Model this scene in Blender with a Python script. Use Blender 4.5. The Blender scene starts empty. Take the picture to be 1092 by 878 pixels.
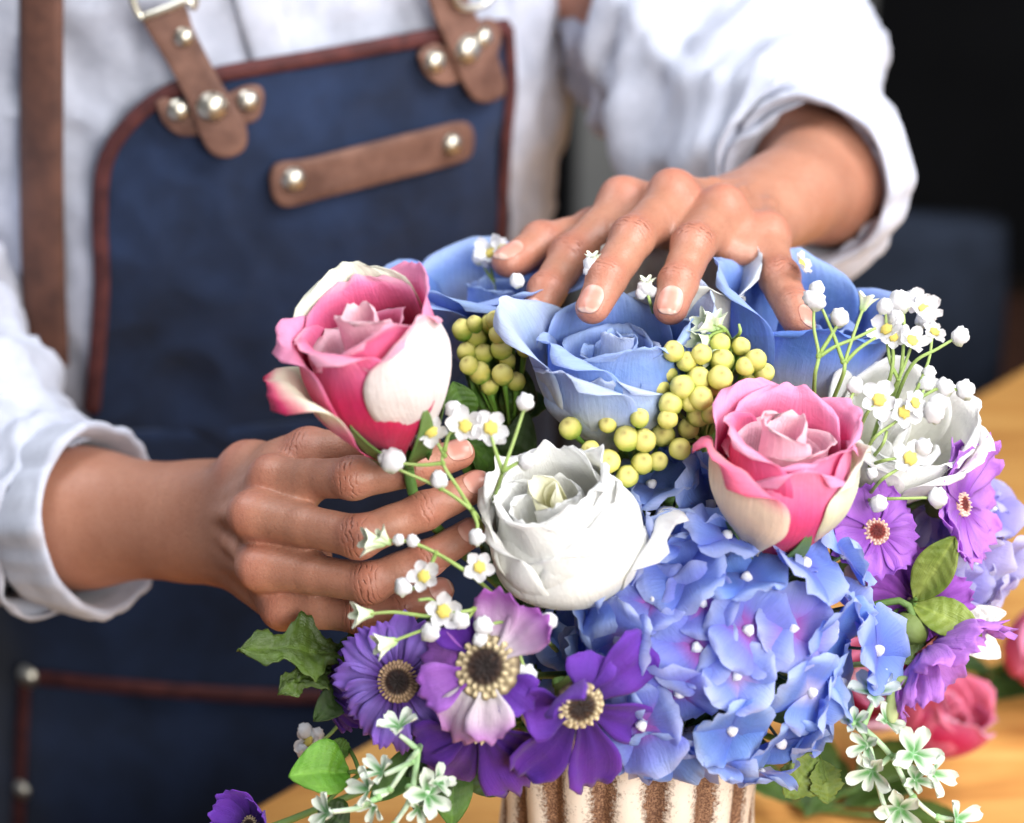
import bpy, bmesh, math, random
import numpy as np
from mathutils import Vector, Matrix, noise
R_ = math.radians
rng = random.Random(7)

# ------------------------------------------------------------------ camera
SC = bpy.context.scene
COL = SC.collection
FOC = 65.0
S_PX = 0.455 / 1092.0
D0 = 0.455 * FOC / 36.0
K = S_PX / D0
PITCH = R_(25)
CAMZ = 0.63
C0 = Vector((0, 0, CAMZ))
FWD = Vector((0, math.cos(PITCH), -math.sin(PITCH)))
UPV = Vector((0, math.sin(PITCH), math.cos(PITCH)))
RGT = Vector((1, 0, 0))
CM = Matrix((RGT, UPV, -FWD)).transposed()          # columns: right, up, toward the viewer

def cam_xyz(px, py, w):
    d = D0 + w
    return Vector(((px - 546) * K * d, (439 - py) * K * d, -d))

def P(px, py, w):
    return C0 + CM @ cam_xyz(px, py, w)

def Vd(a, b, c):
    return (CM @ Vector((a, b, c))).normalized()

cam = bpy.data.cameras.new('camera')
camo = bpy.data.objects.new('camera', cam)
COL.objects.link(camo)
camo.location = C0
camo.rotation_euler = (R_(90) - PITCH, 0, 0)
cam.lens = FOC
cam.sensor_width = 36
cam.clip_start = 0.01
cam.clip_end = 60
cam.dof.use_dof = True
cam.dof.focus_distance = D0 - 0.038
cam.dof.aperture_fstop = 4.2
SC.camera = camo

# ------------------------------------------------------------------ light
SC.view_settings.view_transform = 'Standard'
SC.view_settings.look = 'None'
SC.view_settings.exposure = 0.20
SC.view_settings.gamma = 1.0
wd = bpy.data.worlds.new('World')
SC.world = wd
wd.use_nodes = True
wd.node_tree.nodes['Background'].inputs[0].default_value = (0.80, 0.86, 1.0, 1)
wd.node_tree.nodes['Background'].inputs[1].default_value = 0.17

def area(name, pos, target, sx, sy, power, colr):
    l = bpy.data.lights.new(name, 'AREA')
    l.shape = 'RECTANGLE'
    l.size, l.size_y = sx, sy
    l.energy = power
    l.color = colr
    o = bpy.data.objects.new(name, l)
    COL.objects.link(o)
    o.location = pos
    o.rotation_euler = (Vector(target) - Vector(pos)).to_track_quat('-Z', 'Y').to_euler()
    return o

area('window_light', (0.62, 0.62, 1.02), (0.08, 0.84, 0.28), 0.50, 0.50, 11.5, (0.97, 0.98, 1.0))
area('front_window_light', (0.56, -0.32, 0.74), (0.08, 0.76, 0.20), 0.7, 0.7, 22.5, (1.0, 0.97, 0.92))
area('ceiling_light', (-0.62, 0.92, 1.45), (-0.30, 0.95, 0.2), 0.7, 0.6, 11, (0.92, 0.96, 1.0))

# ------------------------------------------------------------------ helpers
def lin(c):
    c = c / 255.0
    return c / 12.92 if c <= 0.04045 else ((c + 0.055) / 1.055) ** 2.4

def rgb(r, g, b):
    return np.array((lin(r), lin(g), lin(b)))

def mix(a, b, t):
    t = min(1.0, max(0.0, t))
    return a * (1 - t) + b * t

def sst(a, b, x):
    t = min(1.0, max(0.0, (x - a) / (b - a)))
    return t * t * (3 - 2 * t)

class MB:
    """collects one mesh with a colour and a (s, t, random) attribute"""
    def __init__(self):
        self.v, self.f, self.c, self.p = [], [], [], []

    def vert(self, co, col=(1, 1, 1), p=(0, 0, 0)):
        self.v.append(tuple(co)); self.c.append(tuple(col)); self.p.append(tuple(p))
        return len(self.v) - 1

    def grid(self, fn, nu, nv, wrap=False, close=False):
        """fn(u, v) -> (co, col); u in 0..1 along, v in 0..1 across (wraps round if asked)"""
        base = len(self.v)
        nvv = nv if wrap else nv + 1
        q = rng.random()
        for i in range(nu + 1):
            for j in range(nvv):
                u, v = i / nu, j / nv
                co, col = fn(u, v)
                self.vert(co, col, (v * 2 - 1, u, q))
        for i in range(nu):
            for j in range(nv):
                a = base + i * nvv + j
                b = base + i * nvv + (j + 1) % nvv
                self.f.append((a, b, b + nvv, a + nvv))
        return base

    def tube(self, pts, rad, col=(1, 1, 1), sides=7, caps=True, n=None, col2=None):
        pts = spline(pts, n or max(4, 4 * (len(pts) - 1)))
        m = len(pts)
        base = len(self.v)
        t0 = (pts[1] - pts[0]).normalized()
        nrm = t0.orthogonal().normalized()
        for i, p in enumerate(pts):
            t = (pts[min(i + 1, m - 1)] - pts[max(i - 1, 0)]).normalized()
            nrm = (nrm - t * nrm.dot(t)).normalized()
            bn = t.cross(nrm)
            u = i / (m - 1)
            r = rad(u) if callable(rad) else rad
            cc = col if col2 is None else mix(np.array(col), np.array(col2), u)
            for k in range(sides):
                a = 2 * math.pi * k / sides
                self.vert(p + (nrm * math.cos(a) + bn * math.sin(a)) * r, cc, (k / sides, u, 0))
        for i in range(m - 1):
            for k in range(sides):
                a = base + i * sides + k
                b = base + i * sides + (k + 1) % sides
                self.f.append((a, b, b + sides, a + sides))
        if caps:
            self.f.append(tuple(base + k for k in range(sides))[::-1])
            self.f.append(tuple(base + (m - 1) * sides + k for k in range(sides)))

    def ball(self, c, r, col=(1, 1, 1), nu=8, nv=12, sq=(1, 1, 1), fn=None, M=None):
        c = Vector(c)
        base = len(self.v)
        top = self.vert(c, (1, 1, 1), (0, 1, 0))
        ring = []
        for i in range(1, nu):
            th = math.pi * i / nu
            row = []
            for j in range(nv):
                ph = 2 * math.pi * j / nv
                d = Vector((math.sin(th) * math.cos(ph), math.sin(th) * math.sin(ph), math.cos(th)))
                k = fn(d) if fn else 1
                o = Vector((d.x * sq[0], d.y * sq[1], d.z * sq[2])) * r * k
                if M is not None: o = M @ o
                cc = col(d) if callable(col) else col
                row.append(self.vert(c + o, cc, (d.x, d.z, 0)))
            ring.append(row)
        ot = Vector((0, 0, sq[2])) * r * (fn(Vector((0, 0, 1))) if fn else 1)
        ob = Vector((0, 0, -sq[2])) * r * (fn(Vector((0, 0, -1))) if fn else 1)
        if M is not None: ot, ob = M @ ot, M @ ob
        self.v[top] = tuple(c + ot)
        self.c[top] = tuple(col(Vector((0, 0, 1))) if callable(col) else col)
        bot = self.vert(c + ob, col(Vector((0, 0, -1))) if callable(col) else col)
        for j in range(nv):
            self.f.append((top, ring[0][j], ring[0][(j + 1) % nv]))
            self.f.append((bot, ring[-1][(j + 1) % nv], ring[-1][j]))
            for i in range(nu - 2):
                self.f.append((ring[i][j], ring[i + 1][j], ring[i + 1][(j + 1) % nv], ring[i][(j + 1) % nv]))

    def mesh(self, name, mat=None):
        me = bpy.data.meshes.new(name)
        me.from_pydata(self.v, [], self.f)
        a = me.attributes.new('col', 'FLOAT_COLOR', 'POINT')
        c = np.ones((len(self.v), 4), np.float32)
        c[:, :3] = np.array([tuple(x)[:3] for x in self.c], np.float32).reshape(-1, 3)
        a.data.foreach_set('color', c.ravel())
        a = me.attributes.new('pt', 'FLOAT_VECTOR', 'POINT')
        a.data.foreach_set('vector', np.array(self.p, np.float32).ravel())
        me.polygons.foreach_set('use_smooth', [True] * len(me.polygons))
        if mat: me.materials.append(mat)
        me.update()
        return me

    def build(self, name, mat, parent=None, M=None, thick=0, weld=False, sub=0):
        me = self.mesh(name, mat)
        if weld:
            bm = bmesh.new(); bm.from_mesh(me)
            bmesh.ops.remove_doubles(bm, verts=bm.verts, dist=1e-5)
            bm.to_mesh(me); bm.free()
        o = bpy.data.objects.new(name, me)
        COL.objects.link(o)
        if parent: o.parent = parent
        if M is not None: o.matrix_local = M
        if thick:
            s = o.modifiers.new('thick', 'SOLIDIFY'); s.thickness = thick; s.offset = 0
        if sub:
            s = o.modifiers.new('sub', 'SUBSURF'); s.levels = s.render_levels = sub
        return o

def spline(pts, n):
    """Catmull-Rom through pts, n segments in all"""
    pts = [Vector(p) for p in pts]
    if len(pts) == 2:
        return [pts[0].lerp(pts[1], i / n) for i in range(n + 1)]
    out = []
    m = len(pts) - 1
    ext = [pts[0] * 2 - pts[1]] + pts + [pts[-1] * 2 - pts[-2]]
    for i in range(n + 1):
        x = i / n * m
        k = min(int(x), m - 1)
        t = x - k
        p0, p1, p2, p3 = ext[k:k + 4]
        out.append(0.5 * ((2 * p1) + (p2 - p0) * t + (2 * p0 - 5 * p1 + 4 * p2 - p3) * t * t + (3 * p1 - p0 - 3 * p2 + p3) * t ** 3))
    return out

def tag(o, label=None, cat=None, group=None, kind=None):
    if label: o['label'] = label
    if cat: o['category'] = cat
    if group: o['group'] = group
    if kind: o['kind'] = kind
    return o

def basis(axis, roll=0.0):
    """rotation with local z along a direction given as (right, up, toward the viewer); x as near image-right as can be"""
    z = Vd(*axis)
    r = RGT if abs(z.dot(RGT)) < 0.95 else UPV
    x = (r - z * z.dot(r)).normalized()
    y = z.cross(x)
    M = Matrix((x, y, z)).transposed()
    return M @ Matrix.Rotation(roll, 3, 'Z')

def thing(name, label, cat, loc, M3=None, group=None):
    o = bpy.data.objects.new(name, None)
    o.empty_display_size = 0.01
    COL.objects.link(o)
    m = (M3 or Matrix.Identity(3)).to_4x4()
    m.translation = loc
    o.matrix_world = m
    tag(o, label, cat, group)
    o['_m'] = [x for row in m for x in row]
    return o

def W2L(o):
    m = o['_m']
    return Matrix([m[0:4], m[4:8], m[8:12], m[12:16]]).inverted()

def nz(p, s=1.0, off=0.0):
    return noise.noise(Vector(p) * s + Vector((off, off * 1.7, -off)))

# ------------------------------------------------------------------ materials
def mat_new(name):
    m = bpy.data.materials.new(name)
    m.use_nodes = True
    nt = m.node_tree
    nt.nodes.clear()
    out = nt.nodes.new('ShaderNodeOutputMaterial')
    return m, nt, out

def N(nt, typ, **kw):
    n = nt.nodes.new(typ)
    for k, v in kw.items():
        if k.startswith('_'): n.inputs[k[1:].replace('_', ' ')].default_value = v
        else: setattr(n, k, v)
    return n

def L(nt, a, b): nt.links.new(a, b)

def math_n(nt, op, a, b=None, clamp=False):
    n = nt.nodes.new('ShaderNodeMath'); n.operation = op; n.use_clamp = clamp
    for i, x in enumerate((a, b)):
        if x is None: continue
        if isinstance(x, (int, float)): n.inputs[i].default_value = x
        else: L(nt, x, n.inputs[i])
    return n.outputs[0]

def mixc(nt, fac, a, b, mode='MIX'):
    n = nt.nodes.new('ShaderNodeMix'); n.data_type = 'RGBA'; n.blend_type = mode
    for s, x in ((n.inputs[0], fac), (n.inputs[6], a), (n.inputs[7], b)):
        if isinstance(x, (int, float)): s.default_value = x
        elif isinstance(x, tuple) or isinstance(x, np.ndarray): s.default_value = (*[float(q) for q in x][:3], 1)
        else: L(nt, x, s)
    return n.outputs[2]

def bump(nt, h, dist, strength=1.0, normal=None):
    b = nt.nodes.new('ShaderNodeBump')
    b.inputs['Strength'].default_value = strength
    b.inputs['Distance'].default_value = dist
    L(nt, h, b.inputs['Height'])
    if normal: L(nt, normal, b.inputs['Normal'])
    return b.outputs[0]

def noise_n(nt, scale, detail=4, vec=None, rough=0.55, dist=0.0):
    n = nt.nodes.new('ShaderNodeTexNoise')
    n.inputs['Scale'].default_value = scale
    n.inputs['Detail'].default_value = detail
    n.inputs['Roughness'].default_value = rough
    n.inputs['Distortion'].default_value = dist
    if vec: L(nt, vec, n.inputs['Vector'])
    return n

def ramp(nt, fac, stops):
    r = nt.nodes.new('ShaderNodeValToRGB')
    el = r.color_ramp.elements
    while len(el) < len(stops): el.new(0.5)
    for e, (p, c) in zip(el, stops):
        e.position = p
        e.color = (*[float(q) for q in c][:3], 1) if hasattr(c, '__len__') else (c, c, c, 1)
    L(nt, fac, r.inputs[0])
    return r.outputs[0]

def petal_material(name, trans=0.3, rough=0.6, vein=0.6, sheen=0.15, spec=0.35, cellscale=1.0):
    m, nt, out = mat_new(name)
    at = N(nt, 'ShaderNodeAttribute', attribute_name='col')
    pt = N(nt, 'ShaderNodeAttribute', attribute_name='pt')
    mp = N(nt, 'ShaderNodeMapping'); mp.inputs['Scale'].default_value = (14, 1.6, 9)
    L(nt, pt.outputs['Vector'], mp.inputs[0])
    ve = noise_n(nt, 1.6 * cellscale, 5, mp.outputs[0], 0.6, 0.3)
    tc = N(nt, 'ShaderNodeTexCoord')
    fi = noise_n(nt, 900, 3, tc.outputs['Object'], 0.6)
    lo = noise_n(nt, 60, 3, tc.outputs['Object'], 0.5)
    shade = ramp(nt, ve.outputs[0], [(0.3, 0.80), (0.7, 1.0)])
    c = mixc(nt, vein, at.outputs['Color'], shade, 'MULTIPLY')
    hs = N(nt, 'ShaderNodeHueSaturation')
    L(nt, c, hs.inputs['Color'])
    L(nt, math_n(nt, 'ADD', math_n(nt, 'MULTIPLY', lo.outputs[0], 0.35), 0.83), hs.inputs['Value'])
    L(nt, math_n(nt, 'ADD', math_n(nt, 'MULTIPLY', lo.outputs[0], 0.03), 0.485), hs.inputs['Hue'])
    cr = noise_n(nt, 150, 4, tc.outputs['Object'], 0.6, 0.8)
    h = math_n(nt, 'ADD', math_n(nt, 'MULTIPLY', ve.outputs[0], 1.0), math_n(nt, 'MULTIPLY', fi.outputs[0], 0.35))
    h = math_n(nt, 'ADD', h, math_n(nt, 'MULTIPLY', cr.outputs[0], 1.6))
    nb = bump(nt, h, 0.0008, 0.55)
    bs = N(nt, 'ShaderNodeBsdfPrincipled')
    L(nt, hs.outputs[0], bs.inputs['Base Color'])
    bs.inputs['Roughness'].default_value = rough
    bs.inputs['Specular IOR Level'].default_value = spec
    bs.inputs['Sheen Weight'].default_value = sheen
    L(nt, nb, bs.inputs['Normal'])
    tr = N(nt, 'ShaderNodeBsdfTranslucent')
    L(nt, hs.outputs[0], tr.inputs[0]); L(nt, nb, tr.inputs['Normal'])
    mx = N(nt, 'ShaderNodeMixShader'); mx.inputs[0].default_value = trans
    L(nt, bs.outputs[0], mx.inputs[1]); L(nt, tr.outputs[0], mx.inputs[2])
    L(nt, mx.outputs[0], out.inputs[0])
    return m

M_PETAL = petal_material('silk_petal', 0.42)
M_WHITEPETAL = petal_material('white_petal', 0.42, vein=0.15, sheen=0.05)
M_LEAF = petal_material('leaf', 0.18, 0.42, 0.7, 0.0, 0.5)
M_GREEN = petal_material('green_stem', 0.05, 0.5, 0.3, 0.0, 0.4)
M_BERRY = petal_material('berry_skin', 0.06, 0.42, 0.25, 0.0, 0.4)
M_BEAD = petal_material('flower_bead', 0.1, 0.6, 0.3, 0.1, 0.3)

def skin_material():
    m, nt, out = mat_new('skin')
    kn = N(nt, 'ShaderNodeAttribute', attribute_name='knuckle')     # (along joint mm, mask, redness)
    na = N(nt, 'ShaderNodeAttribute', attribute_name='nail')        # (inside > 0, along -1..1, 0)
    tc = N(nt, 'ShaderNodeTexCoord')
    n1 = noise_n(nt, 38, 4, tc.outputs['Object'])
    n2 = noise_n(nt, 190, 4, tc.outputs['Object'])
    base = mixc(nt, n1.outputs[0], rgb(152, 100, 80), rgb(185, 136, 113))
    base = mixc(nt, math_n(nt, 'MULTIPLY', n2.outputs[0], 0.35), base, rgb(140, 86, 62))
    sk = N(nt, 'ShaderNodeSeparateXYZ'); L(nt, kn.outputs['Vector'], sk.inputs[0])
    base = mixc(nt, math_n(nt, 'MULTIPLY', sk.outputs[2], 0.30, True), base, rgb(190, 110, 94))
    # creases over the finger joints
    nd = noise_n(nt, 160, 2, tc.outputs['Object'])
    ph = math_n(nt, 'ADD', math_n(nt, 'MULTIPLY', sk.outputs[0], 2.6), math_n(nt, 'MULTIPLY', nd.outputs[0], 13.0))
    wv = math_n(nt, 'SINE', ph)
    cr = math_n(nt, 'POWER', math_n(nt, 'ADD', math_n(nt, 'MULTIPLY', wv, 0.5), 0.5), 5.0)
    nb2 = noise_n(nt, 330, 2, tc.outputs['Object'])
    cr = math_n(nt, 'MULTIPLY', cr, ramp(nt, nb2.outputs[0], [(0.40, 0.05), (0.62, 1.0)]))
    cr = math_n(nt, 'MULTIPLY', cr, sk.outputs[1])
    base = mixc(nt, math_n(nt, 'MULTIPLY', cr, 0.45, True), base, rgb(110, 60, 46))
    base = mixc(nt, math_n(nt, 'MULTIPLY', sk.outputs[1], 0.30, True), base, rgb(140, 82, 62))
    vo = N(nt, 'ShaderNodeTexVoronoi'); vo.inputs['Scale'].default_value = 1100
    L(nt, tc.outputs['Object'], vo.inputs['Vector'])
    n3 = noise_n(nt, 260, 6, tc.outputs['Object'], 0.7, 0.6)
    fr = noise_n(nt, 700, 3, tc.outputs['Object'], 0.6)
    base = mixc(nt, math_n(nt, 'MULTIPLY', ramp(nt, fr.outputs[0], [(0.52, 0.0), (0.72, 1.0)]), 0.28), base, rgb(122, 72, 54))
    h = math_n(nt, 'ADD', math_n(nt, 'MULTIPLY', vo.outputs['Distance'], 0.22), math_n(nt, 'MULTIPLY', n3.outputs[0], 0.8))
    h = math_n(nt, 'SUBTRACT', h, math_n(nt, 'MULTIPLY', cr, 2.0))
    sn = N(nt, 'ShaderNodeSeparateXYZ'); L(nt, na.outputs['Vector'], sn.inputs[0])
    isn = N(nt, 'ShaderNodeMapRange'); L(nt, sn.outputs[0], isn.inputs[0])
    isn.inputs[1].default_value = 0.0; isn.inputs[2].default_value = 0.10
    inn = isn.outputs[0]
    tip = N(nt, 'ShaderNodeMapRange'); L(nt, sn.outputs[1], tip.inputs[0])
    tip.inputs[1].default_value = 0.70; tip.inputs[2].default_value = 0.84
    nailc = mixc(nt, tip.outputs[0], rgb(196, 136, 120), rgb(214, 180, 164))
    luna = N(nt, 'ShaderNodeMapRange'); L(nt, sn.outputs[1], luna.inputs[0])
    luna.inputs[1].default_value = -0.5; luna.inputs[2].default_value = -0.8
    nailc = mixc(nt, luna.outputs[0], nailc, rgb(208, 158, 144))
    col = mixc(nt, inn, base, nailc)
    h = math_n(nt, 'MULTIPLY', h, math_n(nt, 'SUBTRACT', 1.0, inn))
    rim = math_n(nt, 'MULTIPLY', inn, 1.6)
    h = math_n(nt, 'ADD', h, rim)
    nb = bump(nt, h, 0.0005, 0.75)
    bs = N(nt, 'ShaderNodeBsdfPrincipled')
    L(nt, col, bs.inputs['Base Color'])
    L(nt, math_n(nt, 'SUBTRACT', 0.42, math_n(nt, 'MULTIPLY', inn, 0.08)), bs.inputs['Roughness'])
    bs.inputs['Specular IOR Level'].default_value = 0.45
    bs.inputs['Subsurface Weight'].default_value = 0.12
    bs.inputs['Subsurface Radius'].default_value = (1.0, 0.35, 0.18)
    bs.inputs['Subsurface Scale'].default_value = 0.004
    L(nt, nb, bs.inputs['Normal'])
    L(nt, bs.outputs[0], out.inputs[0])
    return m
M_SKIN = skin_material()

def simple(name, c1, c2, scale, rough, metal=0.0, bscale=400, bdist=0.0004, bstr=0.5, detail=5, sheen=0.0, spec=0.5, lo=0.35, hi=0.65, dist=0.0):
    m, nt, out = mat_new(name)
    tc = N(nt, 'ShaderNodeTexCoord')
    n1 = noise_n(nt, scale, detail, tc.outputs['Object'], 0.6, dist)
    f = ramp(nt, n1.outputs[0], [(lo, 0.0), (hi, 1.0)])
    c = mixc(nt, f, c1, c2)
    n2 = noise_n(nt, bscale, 4, tc.outputs['Object'])
    bs = N(nt, 'ShaderNodeBsdfPrincipled')
    L(nt, c, bs.inputs['Base Color'])
    L(nt, math_n(nt, 'ADD', math_n(nt, 'MULTIPLY', n1.outputs[0], 0.2), rough - 0.1), bs.inputs['Roughness'])
    bs.inputs['Metallic'].default_value = metal
    bs.inputs['Sheen Weight'].default_value = sheen
    bs.inputs['Specular IOR Level'].default_value = spec
    L(nt, bump(nt, n2.outputs[0], bdist, bstr), bs.inputs['Normal'])
    L(nt, bs.outputs[0], out.inputs[0])
    return m

M_SHIRT = simple('white_cotton', rgb(168, 172, 187), rgb(192, 196, 211), 40, 0.85, bscale=900, bdist=0.0003, sheen=0.2, spec=0.2)
M_CANVAS = simple('navy_canvas', rgb(14, 19, 31), rgb(44, 61, 96), 13, 0.9, bscale=700, bdist=0.0004, sheen=0.15, spec=0.2, lo=0.22, hi=0.86, dist=0.2)
M_BIND = simple('maroon_binding', rgb(62, 30, 32), rgb(88, 46, 45), 90, 0.7, bscale=500, spec=0.3)
M_LEATHER = simple('brown_leather', rgb(88, 60, 51), rgb(126, 92, 79), 45, 0.55, bscale=700, bdist=0.0004, spec=0.4)
M_STRAP = simple('dark_leather', rgb(74, 50, 44), rgb(104, 70, 58), 45, 0.6, bscale=700, bdist=0.0004, spec=0.35)
M_METAL = simple('brass_metal', rgb(196, 190, 174), rgb(214, 210, 200), 60, 0.38, metal=1.0, bdist=0.0001, bstr=0.2)
M_WALL = simple('dark_wall', rgb(30, 30, 32), rgb(40, 40, 42), 2, 0.9, spec=0.1)
M_GREYPAINT = simple('grey_paint', rgb(120, 120, 118), rgb(140, 140, 138), 3, 0.8, spec=0.2)
M_BLUECLOTH = simple('slate_cloth', rgb(30, 36, 48), rgb(44, 52, 68), 12, 0.9, spec=0.2)
M_BROWN = simple('brown_wood', rgb(70, 44, 34), rgb(96, 62, 46), 8, 0.7, spec=0.3)
M_FLOOR = simple('floor_boards', rgb(60, 46, 38), rgb(80, 62, 50), 4, 0.7, spec=0.2)

def wood_material():
    m, nt, out = mat_new('table_wood')
    tc = N(nt, 'ShaderNodeTexCoord')
    mp = N(nt, 'ShaderNodeMapping')
    mp.inputs['Rotation'].default_value = (0, 0, R_(-46)); mp.inputs['Scale'].default_value = (3, 26, 26)
    L(nt, tc.outputs['Object'], mp.inputs[0])
    n1 = noise_n(nt, 2.0, 6, mp.outputs[0], 0.6, 0.6)
    n2 = noise_n(nt, 14.0, 4, mp.outputs[0], 0.6)
    c = ramp(nt, n1.outputs[0], [(0.25, rgb(180, 120, 62)), (0.5, rgb(222, 164, 90)), (0.75, rgb(238, 188, 112))])
    c = mixc(nt, math_n(nt, 'MULTIPLY', n2.outputs[0], 0.4), c, rgb(168, 108, 58))
    bs = N(nt, 'ShaderNodeBsdfPrincipled')
    L(nt, c, bs.inputs['Base Color'])
    bs.inputs['Roughness'].default_value = 0.42
    L(nt, bump(nt, n2.outputs[0], 0.0006, 0.4), bs.inputs['Normal'])
    L(nt, bs.outputs[0], out.inputs[0])
    return m
M_WOOD = wood_material()

def ceramic_material():
    m, nt, out = mat_new('worn_ceramic')
    pt = N(nt, 'ShaderNodeAttribute', attribute_name='pt')
    se = N(nt, 'ShaderNodeSeparateXYZ'); L(nt, pt.outputs['Vector'], se.inputs[0])   # x: 0 on a rib's crest .. 1 in a groove
    tc = N(nt, 'ShaderNodeTexCoord')
    n1 = noise_n(nt, 620, 5, tc.outputs['Object'], 0.75)
    n2 = noise_n(nt, 40, 4, tc.outputs['Object'], 0.6)
    a = math_n(nt, 'ADD', math_n(nt, 'MULTIPLY', se.outputs[0], 1.15), math_n(nt, 'MULTIPLY', math_n(nt, 'SUBTRACT', n1.outputs[0], 0.5), 1.7))
    a = math_n(nt, 'ADD', a, math_n(nt, 'MULTIPLY', math_n(nt, 'SUBTRACT', n2.outputs[0], 0.5), 0.9))
    f = ramp(nt, a, [(0.16, 0.0), (0.54, 1.0)])
    n3 = noise_n(nt, 1100, 3, tc.outputs['Object'], 0.7)
    br = mixc(nt, ramp(nt, n3.outputs[0], [(0.45, 0.0), (0.62, 1.0)]), rgb(92, 62, 48), rgb(176, 140, 112))
    br = mixc(nt, ramp(nt, n2.outputs[0], [(0.35, 0.55), (0.6, 0.0)]), br, rgb(72, 46, 36))
    wh = mixc(nt, n2.outputs[0], rgb(222, 212, 200), rgb(236, 232, 226))
    c = mixc(nt, f, wh, br)
    bs = N(nt, 'ShaderNodeBsdfPrincipled')
    L(nt, c, bs.inputs['Base Color'])
    L(nt, math_n(nt, 'ADD', math_n(nt, 'MULTIPLY', f, 0.35), 0.35), bs.inputs['Roughness'])
    L(nt, bump(nt, math_n(nt, 'SUBTRACT', math_n(nt, 'MULTIPLY', n1.outputs[0], 0.5), f), 0.0012, 0.5), bs.inputs['Normal'])
    L(nt, bs.outputs[0], out.inputs[0])
    return m
M_CERAMIC = ceramic_material()

# ------------------------------------------------------------------ the setting
def slab(name, pts, z0, z1, mat, kind=None):
    mb = MB()
    n = len(pts)
    for z in (z0, z1):
        for p in pts: mb.vert((p[0], p[1], z))
    mb.f.append(tuple(range(n))[::-1]); mb.f.append(tuple(range(n, 2 * n)))
    for i in range(n):
        j = (i + 1) % n
        mb.f.append((i, j, n + j, n + i))
    o = mb.build(name, mat)
    o.data.polygons.foreach_set('use_smooth', [False] * len(o.data.polygons))
    b = o.modifiers.new('bev', 'BEVEL'); b.width = 0.004; b.segments = 3; b.limit_method = 'ANGLE'
    if kind: o['kind'] = kind
    return o

E0 = Vector((-0.157, 0.82)); ED = Vector((0.593, 0.62)).normalized(); EN = Vector((ED.y, -ED.x))
def tb(a, b): q = E0 + ED * a + EN * b; return (q.x, q.y)
tbl = thing('wooden_table', 'honey coloured wooden table under the flower vase', 'table', (0, 0, 0))
slab('tabletop', [tb(-0.28, 0), tb(1.35, 0), tb(1.35, 0.75), tb(-0.28, 0.75)], -0.032, 0.0, M_WOOD).parent = tbl
for a, b in ((-0.22, 0.06), (1.28, 0.06), (1.28, 0.69), (-0.22, 0.69)):
    slab('leg', [tb(a - .03, b - .03), tb(a + .03, b - .03), tb(a + .03, b + .03), tb(a - .03, b + .03)], -0.75, -0.034, M_WOOD).parent = tbl
slab('floor', [(-4, -2), (4, -2), (4, 4.2), (-4, 4.2)], -0.80, -0.75, M_FLOOR, 'structure')
slab('back_wall', [(-4, 3.6), (4, 3.6), (4, 3.7), (-4, 3.7)], -0.75, 2.4, M_WALL, 'structure')
# grey upright post behind the sleeve, slate chair and brown cupboard to the right
q0 = P(668, 215, 1.9); q1 = P(862, 5, 1.9)
o = slab('grey_pillar', [(q0.x - .075, q0.y - .06), (q0.x + .075, q0.y - .06), (q0.x + .075, q0.y + .06), (q0.x - .075, q0.y + .06)], -0.75, 2.4, M_GREYPAINT)
tag(o, 'pale grey upright pillar seen blurred under the raised sleeve', 'pillar')
o = slab('grey_pillar', [(q1.x - .085, q1.y - .06), (q1.x + .085, q1.y - .06), (q1.x + .085, q1.y + .06), (q1.x - .085, q1.y + .06)], -0.75, 2.4, M_GREYPAINT)
tag(o, 'grey upright pillar above the top of the rolled sleeve', 'pillar')

# ------------------------------------------------------------------ the florist: body
class Field:
    """a signed distance field on a grid (camera axes, metres)"""
    def __init__(self, lo, hi, h):
        self.lo, self.h = np.array(lo, np.float32), h
        self.n = np.ceil((np.array(hi) - np.array(lo)) / h).astype(int) + 1
        self.d = np.full(tuple(self.n), 0.05, np.float32)

    def sub(self, lo, hi):
        a = np.maximum(0, np.floor((np.array(lo) - self.lo) / self.h).astype(int))
        b = np.minimum(self.n, np.ceil((np.array(hi) - self.lo) / self.h).astype(int) + 1)
        if (b <= a).any(): return None, None
        sl = tuple(slice(x, y) for x, y in zip(a, b))
        g = [self.lo[k] + self.h * np.arange(a[k], b[k], dtype=np.float32) for k in range(3)]
        return sl, (g[0][:, None, None], g[1][None, :, None], g[2][None, None, :])

    def cone(self, a, b, ra, rb, k=0.004, flat=None, f=1.0, arr=None, m=0.014):
        """tapered capsule a-b; flat = direction in which it is squeezed by f"""
        arr = self.d if arr is None else arr
        a, b = np.array(a, np.float32), np.array(b, np.float32)
        r = max(ra, rb) + m
        sl, g = self.sub(np.minimum(a, b) - r, np.maximum(a, b) + r)
        if sl is None: return
        X, Y, Z = g[0] - a[0], g[1] - a[1], g[2] - a[2]
        ab = b - a
        if flat is not None:
            n = np.array(flat, np.float32)
            n = n - ab * (n @ ab) / max(ab @ ab, 1e-12)
            n /= np.linalg.norm(n)
            q = (X * n[0] + Y * n[1] + Z * n[2]) * (1 / f - 1)
            X, Y, Z = X + q * n[0], Y + q * n[1], Z + q * n[2]
        t = np.clip((X * ab[0] + Y * ab[1] + Z * ab[2]) / max(ab @ ab, 1e-12), 0, 1)
        X, Y, Z = X - t * ab[0], Y - t * ab[1], Z - t * ab[2]
        d = np.sqrt(X * X + Y * Y + Z * Z) - (ra + (rb - ra) * t)
        arr[sl] = smin(arr[sl], d, k)

def smin(a, b, k):
    if k <= 0: return np.minimum(a, b)
    h = np.maximum(k - np.abs(a - b), 0) / k
    return np.minimum(a, b) - h * h * h * k / 6

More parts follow.
